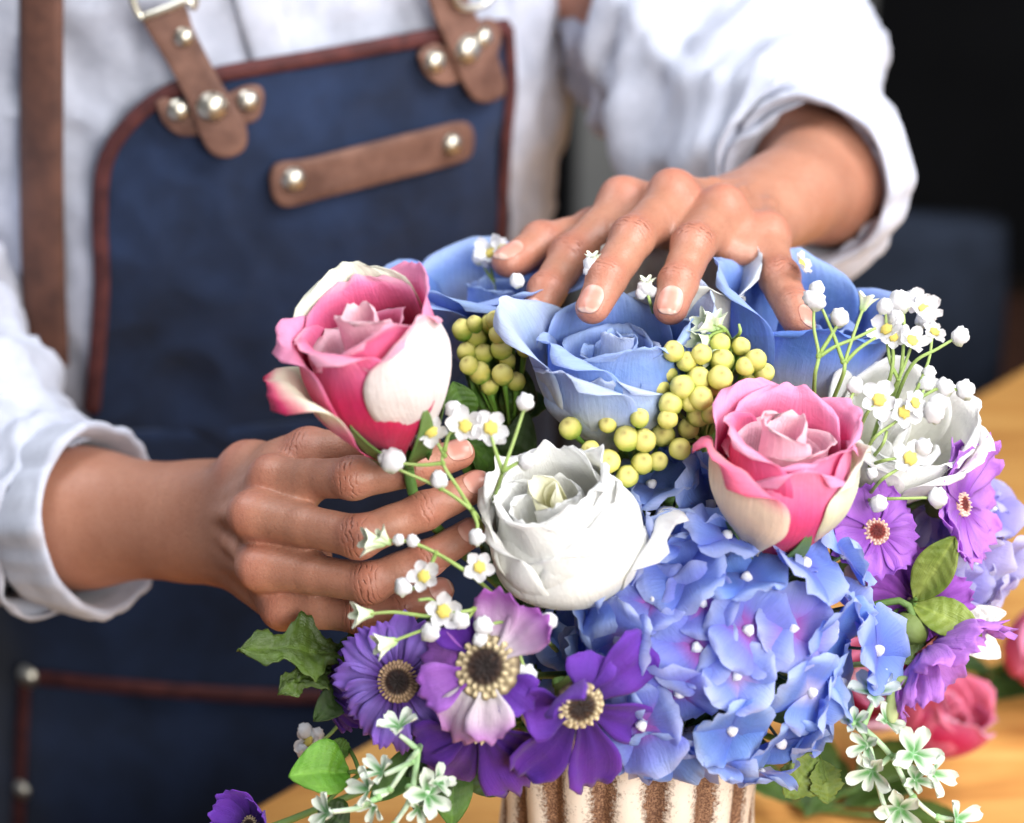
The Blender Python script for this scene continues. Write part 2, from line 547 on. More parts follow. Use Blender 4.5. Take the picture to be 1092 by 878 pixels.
def surface_nets(F, lo, h):
    ins = F < 0
    c = np.zeros(tuple(np.array(F.shape) - 1), np.int8)
    offs = [(i, j, k) for i in (0, 1) for j in (0, 1) for k in (0, 1)]
    nx, ny, nz_ = c.shape
    for o in offs: c += ins[o[0]:o[0] + nx, o[1]:o[1] + ny, o[2]:o[2] + nz_]
    act = np.argwhere((c > 0) & (c < 8))
    idx = np.full(c.shape, -1, np.int64)
    idx[tuple(act.T)] = np.arange(len(act))
    vals = np.stack([F[tuple((act + o).T)] for o in offs], 1)
    O = np.array(offs, float)
    s = np.zeros((len(act), 3)); cnt = np.zeros(len(act))
    for a in range(8):
        for b in range(a + 1, 8):
            if np.abs(O[a] - O[b]).sum() != 1: continue
            m = (vals[:, a] < 0) != (vals[:, b] < 0)
            t = vals[m, a] / (vals[m, a] - vals[m, b])
            s[m] += O[a] + (O[b] - O[a]) * t[:, None]
            cnt[m] += 1
    V = lo + h * (act + s / cnt[:, None])
    faces = []
    for ax in range(3):
        sl0 = [slice(None)] * 3; sl1 = [slice(None)] * 3
        sl0[ax] = slice(0, -1); sl1[ax] = slice(1, None)
        A, B = ins[tuple(sl0)], ins[tuple(sl1)]
        e = np.argwhere(A != B)
        u, v = (ax + 1) % 3, (ax + 2) % 3
        ok = (e[:, u] > 0) & (e[:, v] > 0) & (e[:, u] < F.shape[u] - 1) & (e[:, v] < F.shape[v] - 1)
        e = e[ok]
        fl = A[tuple(e.T)]
        def cell(du, dv):
            q = e.copy(); q[:, u] -= du; q[:, v] -= dv
            return idx[tuple(q.T)]
        Q = np.stack([cell(1, 1), cell(0, 1), cell(0, 0), cell(1, 0)], 1)
        Q[~fl] = Q[~fl][:, ::-1]
        faces.append(Q)
    Fc = np.concatenate(faces)
    Fc = Fc[(Fc >= 0).all(1)]
    return V, Fc

def npv(v): return np.array(v, np.float32)

def build_hand(fingers, palm, arm, lo_pad=0.03, h=0.0009, wrist=None):
    """fingers: list of dict(j=[(px,py,w,r mm)...], d=[dorsal dir per segment]); returns V, F, knuckle attr, nail attr (camera axes)"""
    allp = []
    for f in fingers:
        f['J'] = [(npv(cam_xyz(*q[:3])), q[3] * 1e-3) for q in f['j']]
        allp += [a for a, r in f['J']]
    pl = [(npv(cam_xyz(*a[:3])), npv(cam_xyz(*b[:3])), a[3] * 1e-3, b[3] * 1e-3, fl, fk) for a, b, fl, fk in palm]
    am = [(npv(cam_xyz(*a[:3])), npv(cam_xyz(*b[:3])), a[3] * 1e-3, b[3] * 1e-3, fl, fk) for a, b, fl, fk in arm]
    for a, b, *_ in pl + am: allp += [a, b]
    allp = np.array(allp)
    G = Field(allp.min(0) - 0.045, allp.max(0) + 0.045, h)
    for a, b, ra, rb, fl, fk in pl:
        G.cone(a, b, ra, rb, 0.012, fl, fk, m=0.018)
    for a, b, ra, rb, fl, fk in am:
        G.cone(a, b, ra, rb, 0.022, fl, fk, m=0.028)
    # tendons fanning out over the back of the hand
    for f in fingers[:4]:
        a, ra = f['J'][0]
        dd = npv(f['d'][0]); dd /= np.linalg.norm(dd)
        w0 = npv(cam_xyz(*wrist)) + dd * .013
        mid = (w0 + a + dd * ra * .62) / 2 + dd * .001
        G.cone(w0, mid, .0022, .0026, 0.007); G.cone(mid, a + dd * ra * .60, .0028, .0044, 0.006)
    palmd = G.d.copy()
    final = palmd.copy()
    for f in fingers:
        arr = np.full(G.d.shape, 0.05, np.float32)
        J = f['J']
        for i in range(len(J) - 1):
            (a, ra), (b, rb) = J[i], J[i + 1]
            last = i == len(J) - 2
            d = npv(f['d'][i])
            mid = a + (b - a) * 0.5
            rm = (ra + rb) * 0.5 * 0.87
            G.cone(a, mid, ra, rm, 0.004, arr=arr)
            G.cone(mid, b, rm, rb, 0.004, d, 0.9 if last else 1.0, arr=arr)
            dd = d - (b - a) * (d @ (b - a)) / ((b - a) @ (b - a)); dd /= np.linalg.norm(dd)
            f.setdefault('D', []).append(dd)
            # fleshy pad on the palm side
            G.cone(a + (b - a) * .35 - dd * ra * .25, a + (b - a) * .75 - dd * ra * .22, ra * .78, ra * .74, 0.004, arr=arr)
            if i > 0:
                G.cone(a + dd * ra * 0.22, a + dd * ra * 0.22 + (b - a) * 0.02, ra * .86, ra * .86, 0.004, arr=arr)
        # knuckle
        a, ra = J[0]
        G.cone(a + f['D'][0] * ra * .22, a + f['D'][0] * ra * .2 + (J[1][0] - a) * .05, ra * .95, ra * .9, 0.006, arr=arr)
        # nail plate
        (a, ra), (b, rb) = J[-2], J[-1]
        ax = (b - a) / np.linalg.norm(b - a)
        dd = f['D'][-1]
        la = np.cross(ax, dd)
        L_, W_ = rb * 0.88, rb * 0.76
        c = b - ax * rb * 0.02 + dd * rb * 0.62
        f['nail'] = (c, ax, la, dd, L_, W_)
        for q in (-.5, 0, .5):
            o = c + la * W_ * q - dd * (abs(q) ** 2) * rb * .42
            G.cone(o - ax * L_ * .55 - dd * rb * 0.02, o + ax * L_ * .72, rb * .2, rb * .17, 0.0012, arr=arr)
        k = f.get('k', 0.009)
        final = np.minimum(final, smin(palmd, arr, k))
    V, Fc = surface_nets(final, G.lo, h)
    # one light smoothing pass
    for _ in range(2):
        acc = np.zeros_like(V); cnt = np.zeros(len(V))
        for a, b in ((0, 1), (1, 2), (2, 3), (3, 0)):
            np.add.at(acc, Fc[:, a], V[Fc[:, b]]); np.add.at(cnt, Fc[:, a], 1)
            np.add.at(acc, Fc[:, b], V[Fc[:, a]]); np.add.at(cnt, Fc[:, b], 1)
        V = V * 0.5 + acc / cnt[:, None] * 0.5
    kn = np.zeros((len(V), 3), np.float32); kn[:, 0] = 30
    na = np.full((len(V), 3), -1, np.float32)
    best = np.zeros(len(V))
    for f in fingers:
        J = f['J']
        for i in range(len(J) - 1):
            a, ra = J[i]; b, rb = J[i + 1]
            prev = J[i - 1][0] if i > 0 else None
            ax = (b - a) / np.linalg.norm(b - a)
            if prev is not None:
                ax = ax + (a - prev) / np.linalg.norm(a - prev); ax /= np.linalg.norm(ax)
            D = f['D'][i]
            q = V - a
            s = q @ ax
            dist = np.linalg.norm(q - np.outer(s, ax), axis=1)
            dz = (q @ D) / ra
            wide = 4.8e-3 if i == 1 else 2.8e-3
            m = np.exp(-(s / wide) ** 2) * np.clip(dz * 1.6 - 0.15, 0, 1) * (dist < ra * 1.45) * (1.0 if i == 1 else 0.55 if i > 1 else 0.12)
            red = np.exp(-(s / 9e-3) ** 2) * np.clip(dz * 1.3, 0, 1) * (dist < ra * 1.6) * 0.9
            up = m > best
            best[up] = m[up]
            kn[up, 0] = s[up] * 1000; kn[up, 1] = m[up]
            kn[:, 2] = np.maximum(kn[:, 2], red)
        b, rb = J[-1]
        r = np.linalg.norm(V - b, axis=1)
        kn[:, 2] = np.maximum(kn[:, 2], np.clip(1.3 - r / (rb * 1.6), 0, 1) * 1.0)
        c, ax, la, dd, L_, W_ = f['nail']
        q = V - c
        u, w_, z = q @ ax / L_, q @ la / W_, q @ dd
        s = 1 - np.abs(np.clip(u, -3, 3)) ** 2.5 - np.abs(w_) ** 2.8
        s = np.where((z > -rb * .5) & (np.abs(u) < 1.6) & (np.abs(w_) < 1.5), np.clip(s, -1, 1), -1)
        upd = s > na[:, 0]
        na[upd, 0] = s[upd]; na[upd, 1] = u[upd]
    return V, Fc, kn, na

up_d = (-.25, .80, .55)
upper = build_hand(
    [dict(j=[(664, 218, .056, 10.4), (607, 274, .030, 9.4), (583, 311, .010, 8.5), (568, 340, .000, 7.2)], d=[(-.3, .8, .5), (-.3, .75, .6), (-.3, .7, .65)], k=.015),
     dict(j=[(717, 212, .042, 11.), (674, 255, .000, 9.8), (647, 297, -.020, 8.7), (632, 328, -.029, 7.6)], d=[(-.2, .8, .5), (-.25, .75, .6), (-.2, .72, .68)], k=.015),
     dict(j=[(770, 228, .037, 10.8), (739, 262, .000, 9.7), (723, 302, -.019, 8.6), (715, 329, -.027, 7.5)], d=[(-.1, .8, .55), (-.1, .75, .65), (-.05, .72, .70)], k=.015),
     dict(j=[(815, 256, .042, 10.2), (831, 297, .012, 9.0), (846, 328, -.006, 7.8), (854, 346, -.016, 6.9)], d=[(.3, .8, .5), (.5, .6, .6), (.62, .45, .62)], k=.015),
     dict(j=[(700, 238, .085, 12.), (633, 247, .068, 10.6), (577, 260, .050, 10.), (543, 279, .034, 8.4)], d=[(-.1, .9, .2), (-.1, .9, .3), (-.15, .85, .45)], k=.014)],
    [((800, 216, .105, 16), (674, 224, .058, 11.0), up_d, .85), ((806, 220, .105, 16), (722, 219, .044, 11.0), up_d, .85),
     ((814, 228, .105, 16), (770, 235, .040, 11.0), up_d, .85), ((824, 240, .103, 15), (812, 259, .044, 11), up_d, .85),
     ((808, 240, .100, 16), (745, 246, .058, 13.5), up_d, .85), ((805, 225, .11, 15), (705, 238, .085, 12), up_d, .9),
     ((690, 232, .044, 8.5), (672, 246, .034, 7.5), up_d, .8), ((743, 236, .034, 8.5), (722, 252, .020, 7.5), up_d, .8), ((793, 254, .034, 9), (784, 268, .024, 8), up_d, .8)],
    [((808, 224, .108, 25), (836, 212, .128, 26.5), (-.45, .75, .45), .78), ((836, 212, .128, 26.5), (886, 190, .185, 35), (-.45, .75, .45), .92),
     ((886, 190, .185, 35), (850, 145, .225, 36), None, 1)], wrist=(808, 224, .100))
lw = (-.35, .15, .92)
lower = build_hand(
    [dict(j=[(292, 510, -.014, 9.2), (377, 510, -.050, 9.0), (441, 499, -.050, 7.7), (490, 484, -.046, 6.6)], d=[(-.3, .35, .9), (0, .35, .93), (.2, .5, .84)], k=.012),
     dict(j=[(272, 549, -.026, 10.0), (383, 573, -.060, 9.0), (453, 545, -.058, 7.8), (508, 518, -.050, 6.8)], d=[(-.4, .15, .9), (.0, .15, .98), (.3, .5, .8)], k=.012),
     dict(j=[(280, 605, -.026, 9.6), (395, 622, -.054, 8.6), (456, 596, -.052, 7.6), (502, 568, -.046, 6.5)], d=[(-.4, .05, .9), (.0, .05, .98), (.25, .4, .85)], k=.012),
     dict(j=[(304, 648, -.016, 8.6), (384, 657, -.034, 7.5), (430, 648, -.034, 6.7), (470, 630, -.030, 5.9)], d=[(-.3, -.2, .9), (.0, -.1, .98), (.2, .3, .85)], k=.012),
     dict(j=[(268, 506, .030, 13), (330, 483, .004, 10.6), (395, 477, -.010, 9.2), (452, 476, -.018, 7.9)], d=[(-.3, .9, .3), (-.1, .95, .3), (0, .9, .4)], k=.014)],
    [((243, 530, .040, 15), (292, 512, -.006, 10.4), lw, .85), ((240, 548, .040, 15), (276, 551, -.016, 11), lw, .85),
     ((240, 568, .040, 15), (283, 604, -.016, 11), lw, .85), ((243, 590, .040, 14), (303, 644, -.008, 10.4), lw, .85),
     ((262, 560, .030, 17), (318, 600, .004, 16), lw, .9), ((284, 531, -.014, 8.5), (322, 535, -.029, 6.5), lw, .85), ((278, 577, -.018, 8.5), (326, 585, -.031, 6.5), lw, .85),
     ((293, 626, -.012, 8), (336, 639, -.026, 6), lw, .85), ((300, 498, .006, 10), (332, 497, .0, 8), lw, .9), ((242, 535, .045, 15), (270, 508, .030, 13), None, 1)],
    [((240, 556, .050, 26), (212, 556, .062, 26.5), (.3, .3, 1), .78), ((212, 556, .062, 26.5), (90, 553, .105, 32.5), (.3, .2, 1), .90),
     ((90, 553, .105, 32.5), (-10, 525, .15, 38), None, 1)], wrist=(240, 556, .045))

# torso: a leaning elliptical cylinder the shirt and apron lie on
YAW = R_(25)
LAT = Vector((math.cos(YAW), math.sin(YAW), 0)); NRM = Vector((math.sin(YAW), -math.cos(YAW), 0))
def torso_c(z): return Vector((-0.158 + 0.03 * (z - .25), 1.14, z))
def torso_ab(z):
    k = sst(0.10, 0.42, z)
    a, b = 0.178 + 0.022 * k, 0.116 + 0.006 * k
    if z > .42:
        t = min(1, (z - .42) / .14); q = math.sqrt(max(0.0, 1 - t * t)); a *= .35 + .65 * q; b *= .5 + .5 * q
    if z < .02: a += .012 * sst(.02, -.2, z); b += .01 * sst(.02, -.2, z)
    return a, b
def on_torso(th, z, off=0.0):
    a, b = torso_ab(z)
    n = (LAT * (math.sin(th) / a) + NRM * (math.cos(th) / b)).normalized()
    return torso_c(z) + LAT * a * math.sin(th) + NRM * b * math.cos(th) + n * off, n

def hit(px, py, off=0.0):
    """the point of the torso's front that lies on the ray through a photo pixel, and the normal there"""
    d = (CM @ Vector(((px - 546) * K, (439 - py) * K, -1)))
    def val(s):
        p = C0 + d * s
        a, b = torso_ab(p.z); a += off; b += off
        q = p - torso_c(p.z)
        return (q.dot(LAT) / a) ** 2 + (q.dot(NRM) / b) ** 2 - 1, p, q, a, b
    s, best, prev = 0.80, None, None
    while s < 1.40:
        v = val(s)
        if best is None or v[0] < best[0]: best = (v[0], s)
        if v[0] < 0: break
        s += 0.01
    if v[0] < 0:
        lo, hi = s - 0.01, s
        for _ in range(18):
            mid = (lo + hi) / 2
            if val(mid)[0] < 0: hi = mid
            else: lo = mid
        v = val(hi)
    else:
        v = val(best[1])
    _, p, q, a, b = v
    n = (LAT * (q.dot(LAT) / a ** 2) + NRM * (q.dot(NRM) / b ** 2)).normalized()
    return p, n

person = thing('person', 'person in white shirt and navy apron arranging flowers with both hands', 'person', (-0.146, 1.14, -0.75))
PW = W2L(person)
Vs, Fs, kns, nas, off = [], [], [], [], 0
for V, Fc, kn, na in (upper, lower):
    Vs.append(V @ np.array(CM).T + np.array(C0)); Fs.append(Fc + off); kns.append(kn); nas.append(na); off += len(V)
# trunk, neck and upper arms in coarser steps (they stay inside the shirt)
G = Field((-.55, .80, -.30), (.25, 1.45, .66), 0.006)
for z in np.arange(-.26, .50, .03):
    a, b = torso_ab(z); c = torso_c(z)
    e = (LAT * (a - b) * .9)
    G.cone(c - e, c + e, b - .022, b - .022, 0.01, m=.03)
sh_r = torso_c(.44) - LAT * .15; sh_l = torso_c(.44) + LAT * .15
el_r = P(-88, 420, .20); el_l = P(770, 75, .30)
G.cone(torso_c(.44), torso_c(.60), .055, .052, .02)
mid_r = P(-125, 230, .27)
G.cone(sh_r, P(-95, 40, .36), .045, .042, .02); G.cone(P(-95, 40, .36), mid_r, .042, .040, .02); G.cone(mid_r, el_r, .040, .038, .02); G.cone(sh_l, el_l, .045, .038, .02)
G.cone(el_r, P(-10, 525, .15), .038, .034, .02); G.cone(el_l, P(860, 160, .21), .038, .034, .02)
V, Fc = surface_nets(G.d, G.lo, 0.006)
Vs.append(V); Fs.append(Fc + off)
kz = np.zeros((len(V), 3), np.float32); kz[:, 0] = 30; kns.append(kz); nas.append(np.full((len(V), 3), -1, np.float32))
V = np.concatenate(Vs); Fc = np.concatenate(Fs); kn = np.concatenate(kns); na = np.concatenate(nas)
me = bpy.data.meshes.new('body')
V = V - np.array(person.matrix_world.translation)
me.vertices.add(len(V)); me.vertices.foreach_set('co', V.astype(np.float32).ravel())
me.loops.add(len(Fc) * 4); me.loops.foreach_set('vertex_index', Fc.astype(np.int32).ravel())
me.polygons.add(len(Fc)); me.polygons.foreach_set('loop_start', np.arange(0, len(Fc) * 4, 4, dtype=np.int32))
me.update(calc_edges=True); me.validate()
me.polygons.foreach_set('use_smooth', [True] * len(me.polygons))
for nm, dat in (('knuckle', kn), ('nail', na)):
    a = me.attributes.new(nm, 'FLOAT_VECTOR', 'POINT'); a.data.foreach_set('vector', dat.astype(np.float32).ravel())
me.materials.append(M_SKIN)
body = bpy.data.objects.new('body', me); COL.objects.link(body); body.parent = person

# ------------------------------------------------------------------ shirt
def fold(p, s=1.0, amp=1.0, seed=0.0):
    q = Vector(p) * s
    a = noise.noise(q * 9 + Vector((seed, 0, 0)))
    b = 1 - abs(noise.noise(q * 15 + Vector((0, seed, 3))) * 2)
    c = noise.noise(q * 34 + Vector((seed, 5, 0)))
    d = 1 - abs(noise.noise(q * 24 + Vector((seed, 2, 6))) * 2)
    return amp * (0.006 * a + 0.0055 * b ** 2 + 0.0018 * d ** 3 + 0.0010 * c)

def lp(o): return PW @ o

mb = MB()
def shirt_fn(u, v):
    z = 0.545 - u * 0.75
    th = -math.pi + 2 * math.pi * v
    p, n = on_torso(th, z, 0.004)
    q = Vector((p.x * 1.4, p.y * 1.4, p.z * 0.7))
    p = p + n * (min(.0065, fold(q, 1.6, 1.6, 3.1)) + 0.003)
    if abs(th) > 1.5: p = p + n * 0.006 * math.sin(p.z * 30)
    return lp(p), (1, 1, 1)
mb.grid(shirt_fn, 110, 130, wrap=True)
shirt = mb.build('shirt', M_SHIRT, person, thick=0.0012)
# front placket strip and its buttons
def strip(pxs, wid, off, th, name, mat, parent, n=40, lateral=None, sub=0):
    """a band laid on the torso along a line of photo pixels"""
    pts = spline([Vector((a, b, 0)) for a, b in pxs], n)
    m = MB()
    info = []
    for i, q in enumerate(pts):
        t = (pts[min(i + 1, n)] - pts[max(i - 1, 0)]).normalized()
        s = Vector((-t.y, t.x, 0))
        row = []
        for e in (-1, -.6, 0, .6, 1):
            w_ = wid(i / n) if callable(wid) else wid
            p, nn = hit(q.x + s.x * w_ * e / 2, q.y + s.y * w_ * e / 2, off + th / 2)
            row.append((p, nn, 1 - 0.5 * (abs(e) > .9)))
        info.append(row)
    for lay in (0, 1):
        for row in info:
            for p, nn, k in row: m.vert(lp(p + nn * (th * (k - .5) if lay else -th / 2)))
    W_ = 5; base2 = (n + 1) * W_
    for i in range(n):
        for j in range(W_ - 1):
            a = i * W_ + j
            m.f.append((a, a + W_, a + W_ + 1, a + 1))
            b = base2 + a
            m.f.append((b, b + 1, b + W_ + 1, b + W_))
        for j in (0, W_ - 1):
            a = i * W_ + j; b = base2 + a
            m.f.append((a, b, b + W_, a + W_) if j == 0 else (a, a + W_, b + W_, b))
    for i in (0, n):
        for j in range(W_ - 1):
            a = i * W_ + j; b = base2 + a
            m.f.append((a, a + 1, b + 1, b))
    return m.build(name, mat, parent)
strip([(262, -40), (278, 20), (294, 72), (300, 110)], 46, 0.0155, 0.0012, 'placket', M_SHIRT, shirt)

def loft(cs, fn, n, m, name, mat, parent, ends=None, twist=None, thick=0.0, capfold=None):
    """tube through centres cs [(Vector)], fn(u, a, dirvec) -> radius; a = angle round the axis"""
    pts = spline(cs, n)
    mbx = MB()
    ref = None
    for i, p in enumerate(pts):
        t = (pts[min(i + 1, n)] - pts[max(i - 1, 0)]).normalized()
        x = Vector((0, 0, 1)); x = (x - t * x.dot(t)).normalized() if abs(t.z) < .98 else t.orthogonal()
        y = t.cross(x)
        for j in range(m):
            a = 2 * math.pi * j / m
            d = x * math.cos(a) + y * math.sin(a)
            r = fn(i / n, a, d, p)
            mbx.vert(lp(p + d * r), (1, 1, 1), (j / m, i / n, 0))
    for i in range(n):
        for j in range(m):
            a = i * m + j; b = i * m + (j + 1) % m
            mbx.f.append((a, b, b + m, a + m))
    return mbx.build(name, mat, parent, thick=thick)

def sleeve_r(rs, seed, drape=0.0, amp=1.0, freq=1.0):
    def f(u, a, d, p):
        k = u * (len(rs) - 1); i = min(int(k), len(rs) - 2)
        r = rs[i] + (rs[i + 1] - rs[i]) * sst(0, 1, k - i) if False else rs[i] + (rs[i + 1] - rs[i]) * (k - i)
        r += drape * max(0, -d.z) ** 1.5 * math.sin(math.pi * min(1, u * 1.15))
        q = p + d * r
        fo = fold(Vector((q.x, q.y, q.z)), 1.3 * freq, 1.0, seed)
        # rings of folds round the arm
        rg = noise.noise(Vector((u * 13 + 1.3 * math.sin(a + seed), a * .55, seed)))
        rg2 = noise.noise(Vector((u * 30 + 2 * math.sin(a * 2 + seed), a * .8, seed + 9)))
        return r + amp * (fo + 0.006 * rg + 0.0022 * rg2)
    return f

# the sleeve of the raised arm (right in the picture)
cl = [P(600, -120, .37), P(700, -34, .345), P(770, 56, .305), P(814, 134, .250), P(872, 184, .186), P(868, 194, .165)]
slv_l = loft(cl, sleeve_r([.066, .072, .078, .066, .046, .0340], 2.0, .016, 1.7), 90, 72, 'sleeve', M_SHIRT, shirt, thick=0.0012)
cr = [P(-95, 40, .36), P(-125, 230, .27), P(-88, 410, .20), P(-6, 510, .15), P(72, 556, .118)]
slv_r = loft(cr, sleeve_r([.080, .074, .066, .056, .042], 5.0, .006, 1.5), 90, 72, 'sleeve', M_SHIRT, shirt, thick=0.0012)

def cuff(c, axis, r, width, thick, ell, seed, flare=0.0, parent=None):
    """turned-back cuff: a closed rounded section run round the arm"""
    c = Vector(c); t = axis.normalized()
    x = Vector((0, 0, 1)); x = (x - t * x.dot(t)).normalized(); y = t.cross(x)
    prof = []
    for k in range(22):
        a = 2 * math.pi * k / 22
        ca, sa = math.cos(a), math.sin(a)
        prof.append((width / 2 * math.copysign(abs(ca) ** .6, ca), thick / 2 * math.copysign(abs(sa) ** .7, sa)))
    m = 90
    mbx = MB()
    for j in range(m):
        a = 2 * math.pi * j / m
        d = x * math.cos(a) * ell[0] + y * math.sin(a) * ell[1]
        wob = noise.noise(Vector((math.cos(a) * 1.6, math.sin(a) * 1.6, seed)))
        wob2 = noise.noise(Vector((math.cos(a) * 5, math.sin(a) * 5, seed + 4)))
        for s, q in prof:
            rr = r + q * (1 + .35 * wob2) + flare * (s / width + .5) + .004 * wob + .0018 * wob2
            fold2 = .0014 * noise.noise(Vector((s * 160, a * 2.2, seed)))
            mbx.vert(lp(c + t * (s + .005 * wob + .002 * wob2) + d * (rr + fold2)), (1, 1, 1))
    n = len(prof)
    for j in range(m):
        for k in range(n):
            a = j * n + k; b = ((j + 1) % m) * n + k; a2 = j * n + (k + 1) % n; b2 = ((j + 1) % m) * n + (k + 1) % n
            mbx.f.append((a, b, b2, a2))
    return mbx.build('cuff', M_SHIRT, parent)
ax = P(826, 215, .120) - P(893, 188, .185)
cuff(P(876, 190, .176), ax, .0430, .042, .0065, (1.0, 1.0), 1.7, .003, shirt)
ax = P(150, 556, .085) - P(80, 556, .112)
cuff(P(84, 555, .110), ax, .0385, .042, .0065, (1.08, 1.0), 4.2, .004, shirt)

# ------------------------------------------------------------------ apron
def rowedge(pts):
    def f(y):
        for (x0, y0), (x1, y1) in zip(pts, pts[1:]):
            if y0 <= y <= y1: return x0 + (x1 - x0) * (y - y0) / (y1 - y0)
        return pts[0][0] if y < pts[0][1] else pts[-1][0]
    return f
Ltop = [(240, 80), (200, 92), (168, 108), (140, 132), (120, 158), (110, 185), (107, 240), (108, 300), (104, 370), (96, 440)]
Rtop = [(455, 42), (498, 36), (545, 30), (545, 90), (541, 150), (536, 250), (534, 440)]
def bib_top(x):                                   # upper edge of the bib
    return float(np.interp(x, [107, 110, 120, 140, 168, 200, 240, 455, 498, 545], [200, 185, 158, 132, 108, 92, 80, 42, 36, 30]))
apl = MB()
nu, nv = 90, 80
def apron_fn(u, v):
    y1 = 474
    x = np.interp(0, [0], [0])
    # columns first: x from the left edge to the right edge, then down from the bib's top
    xl = 108; xr = 541
    xx = xl + (xr - xl) * v
    y0 = bib_top(xx)
    y = y0 + (y1 - y0) * u
    xx += -(11 * sst(300, 440, y)) * (1 - v) - 6 * sst(100, 440, y) * v
    p, n = hit(xx, y, .017)
    q = Vector((xx * .004, y * .004, 0))
    f = .0035 * noise.noise(q * 2.2) + .0028 * (1 - abs(2 * noise.noise(q * 3.1 + Vector((3, 1, 0)))))+ .001 * noise.noise(q * 9)
    return lp(p + n * f), (1, 1, 1)
apl.grid(apron_fn, nu, nv)
# skirt: wraps round the hips below the bib
def skirt_fn(u, v):
    z = SK0 + (-0.40 - SK0) * u
    th = -2.0 + 4.0 * v
    p, n = on_torso(th, z, 0.0)
    f = .005 * noise.noise(Vector((th * 1.5, z * 3, 4))) + .004 * (1 - abs(2 * noise.noise(Vector((th * 2.5, z * 4, 8)))))
    return lp(p + n * (0.0175 + f + .012 * u)), (1, 1, 1)
SK0 = hit(320, 432)[0].z
apron = apl.build('apron', M_CANVAS, person, thick=0.0016)
sk = MB(); sk.grid(skirt_fn, 60, 90)
sk.build('apron_skirt', M_CANVAS, apron, thick=0.0016)
# maroon edge binding
bpts = [(97, 440), (104, 370), (108, 300), (106, 235), (109, 188), (119, 158), (139, 131), (167, 107), (199, 91), (240, 79), (345, 61), (455, 41), (498, 35), (543, 29)]
strip(bpts, 17, .0205, .0035, 'binding', M_BIND, apron, n=110)
strip([(543, 29), (546, 90), (541, 150), (536, 250), (533, 440)], 10, .0205, .0035, 'binding', M_BIND, apron, n=50)
# leather straps
strip([(44, -30), (44, 100), (44, 200), (46, 300), (50, 392)], 46, .016, .003, 'shoulder_strap', M_STRAP, apron, n=60)

def plate(outline, off, th, name, mat, parent, nrm_at=None):
    """leather piece cut to a pixel outline, lying on the apron"""
    cx = sum(p[0] for p in outline) / len(outline); cy = sum(p[1] for p in outline) / len(outline)
    pts = spline([Vector((a, b, 0)) for a, b in outline + [outline[0]]], 72)[:-1]
    m = MB(); rings = []
    for k, o_, q in ((1.0, 0.0, 0), (1.0, .7, 0), (.97, .93, 0), (.92, 1.0, 0), (.5, 1.0, 0)):
        row = []
        for p in pts:
            w_, n = hit(cx + (p.x - cx) * k, cy + (p.y - cy) * k, off)
            row.append(m.vert(lp(w_ + n * (th * o_))))
        rings.append(row)
    w_, n = hit(cx, cy, off); c = m.vert(lp(w_ + n * th))
    nn = len(pts)
    for a, b in zip(rings, rings[1:]):
        for i in range(nn): m.f.append((a[i], b[i], b[(i + 1) % nn], a[(i + 1) % nn]))
    for i in range(nn): m.f.append((rings[-1][i], c, rings[-1][(i + 1) % nn]))
    w_, n = hit(cx, cy)
    m.f.append(tuple(rings[0]))
    o = m.build(name, mat, parent)
    bm = bmesh.new(); bm.from_mesh(o.data); bmesh.ops.recalc_face_normals(bm, faces=bm.faces); bm.to_mesh(o.data); bm.free()
    return o

def rivet(px, py, r_px, off, parent, name='rivet'):
    p, n = hit(px, py, off)
    d = (p - C0).dot(FWD)
    r = r_px * K * d
    m = MB()
    z = n; x = z.orthogonal().normalized(); y = z.cross(x)
    prof = [(1.12, 0), (1.12, .12), (1.0, .2), (.95, .42), (.78, .66), (.5, .84), (.22, .93)]
    rows = []
    for a_, b_ in prof:
        rows.append([m.vert(lp(p + z * (r * b_ * .8) + (x * math.cos(t) + y * math.sin(t)) * r * a_)) for t in [2 * math.pi * k / 20 for k in range(20)]])
    for a, b in zip(rows, rows[1:]):
        for i in range(20): m.f.append((a[i], a[(i + 1) % 20], b[(i + 1) % 20], b[i]))
    c = m.vert(lp(p + z * (r * .76)))
    for i in range(20): m.f.append((rows[-1][i], rows[-1][(i + 1) % 20], c))
    m.f.append(tuple(rows[0])[::-1])
    return m.build(name, M_METAL, parent)

# left strap and its tabs
tabl = plate([(166, 108), (178, 104), (200, 116), (240, 100), (262, 91), (277, 92), (281, 104), (276, 124), (262, 132), (248, 136), (222, 141), (204, 144), (190, 143), (174, 130)], .0235, .0025, 'strap_tab', M_LEATHER, apron)
strl = plate([(151, 20), (174, 12), (196, 4), (206, 30), (222, 62), (238, 92), (255, 118), (263, 140), (260, 158), (244, 167), (226, 163), (214, 145), (200, 108), (184, 76), (166, 46)], .027, .003, 'strap', M_LEATHER, apron)
rivet(196, 40, 10, .030, strl); rivet(226, 114, 15, .030, strl)
rivet(190, 118, 11, .026, tabl); rivet(264, 108, 11, .026, tabl)
# buckle ring at the strap's top
def ring_loop(pxs, r, off, name, mat, parent):
    m = MB()
    m.tube([lp(hit(a, b, off)[0]) for a, b in pxs], r, sides=8, n=40)
    return m.build(name, mat, parent)
ring_loop([(136, -26), (142, 2), (150, 18), (160, 16), (182, 8), (200, 1), (206, 8), (208, -4), (200, -40)], .0022, .034, 'buckle', M_METAL, strl)
ring_loop([(478, -16), (490, 6), (506, 8), (520, 2), (532, -14)], .0022, .034, 'buckle', M_METAL, apron)
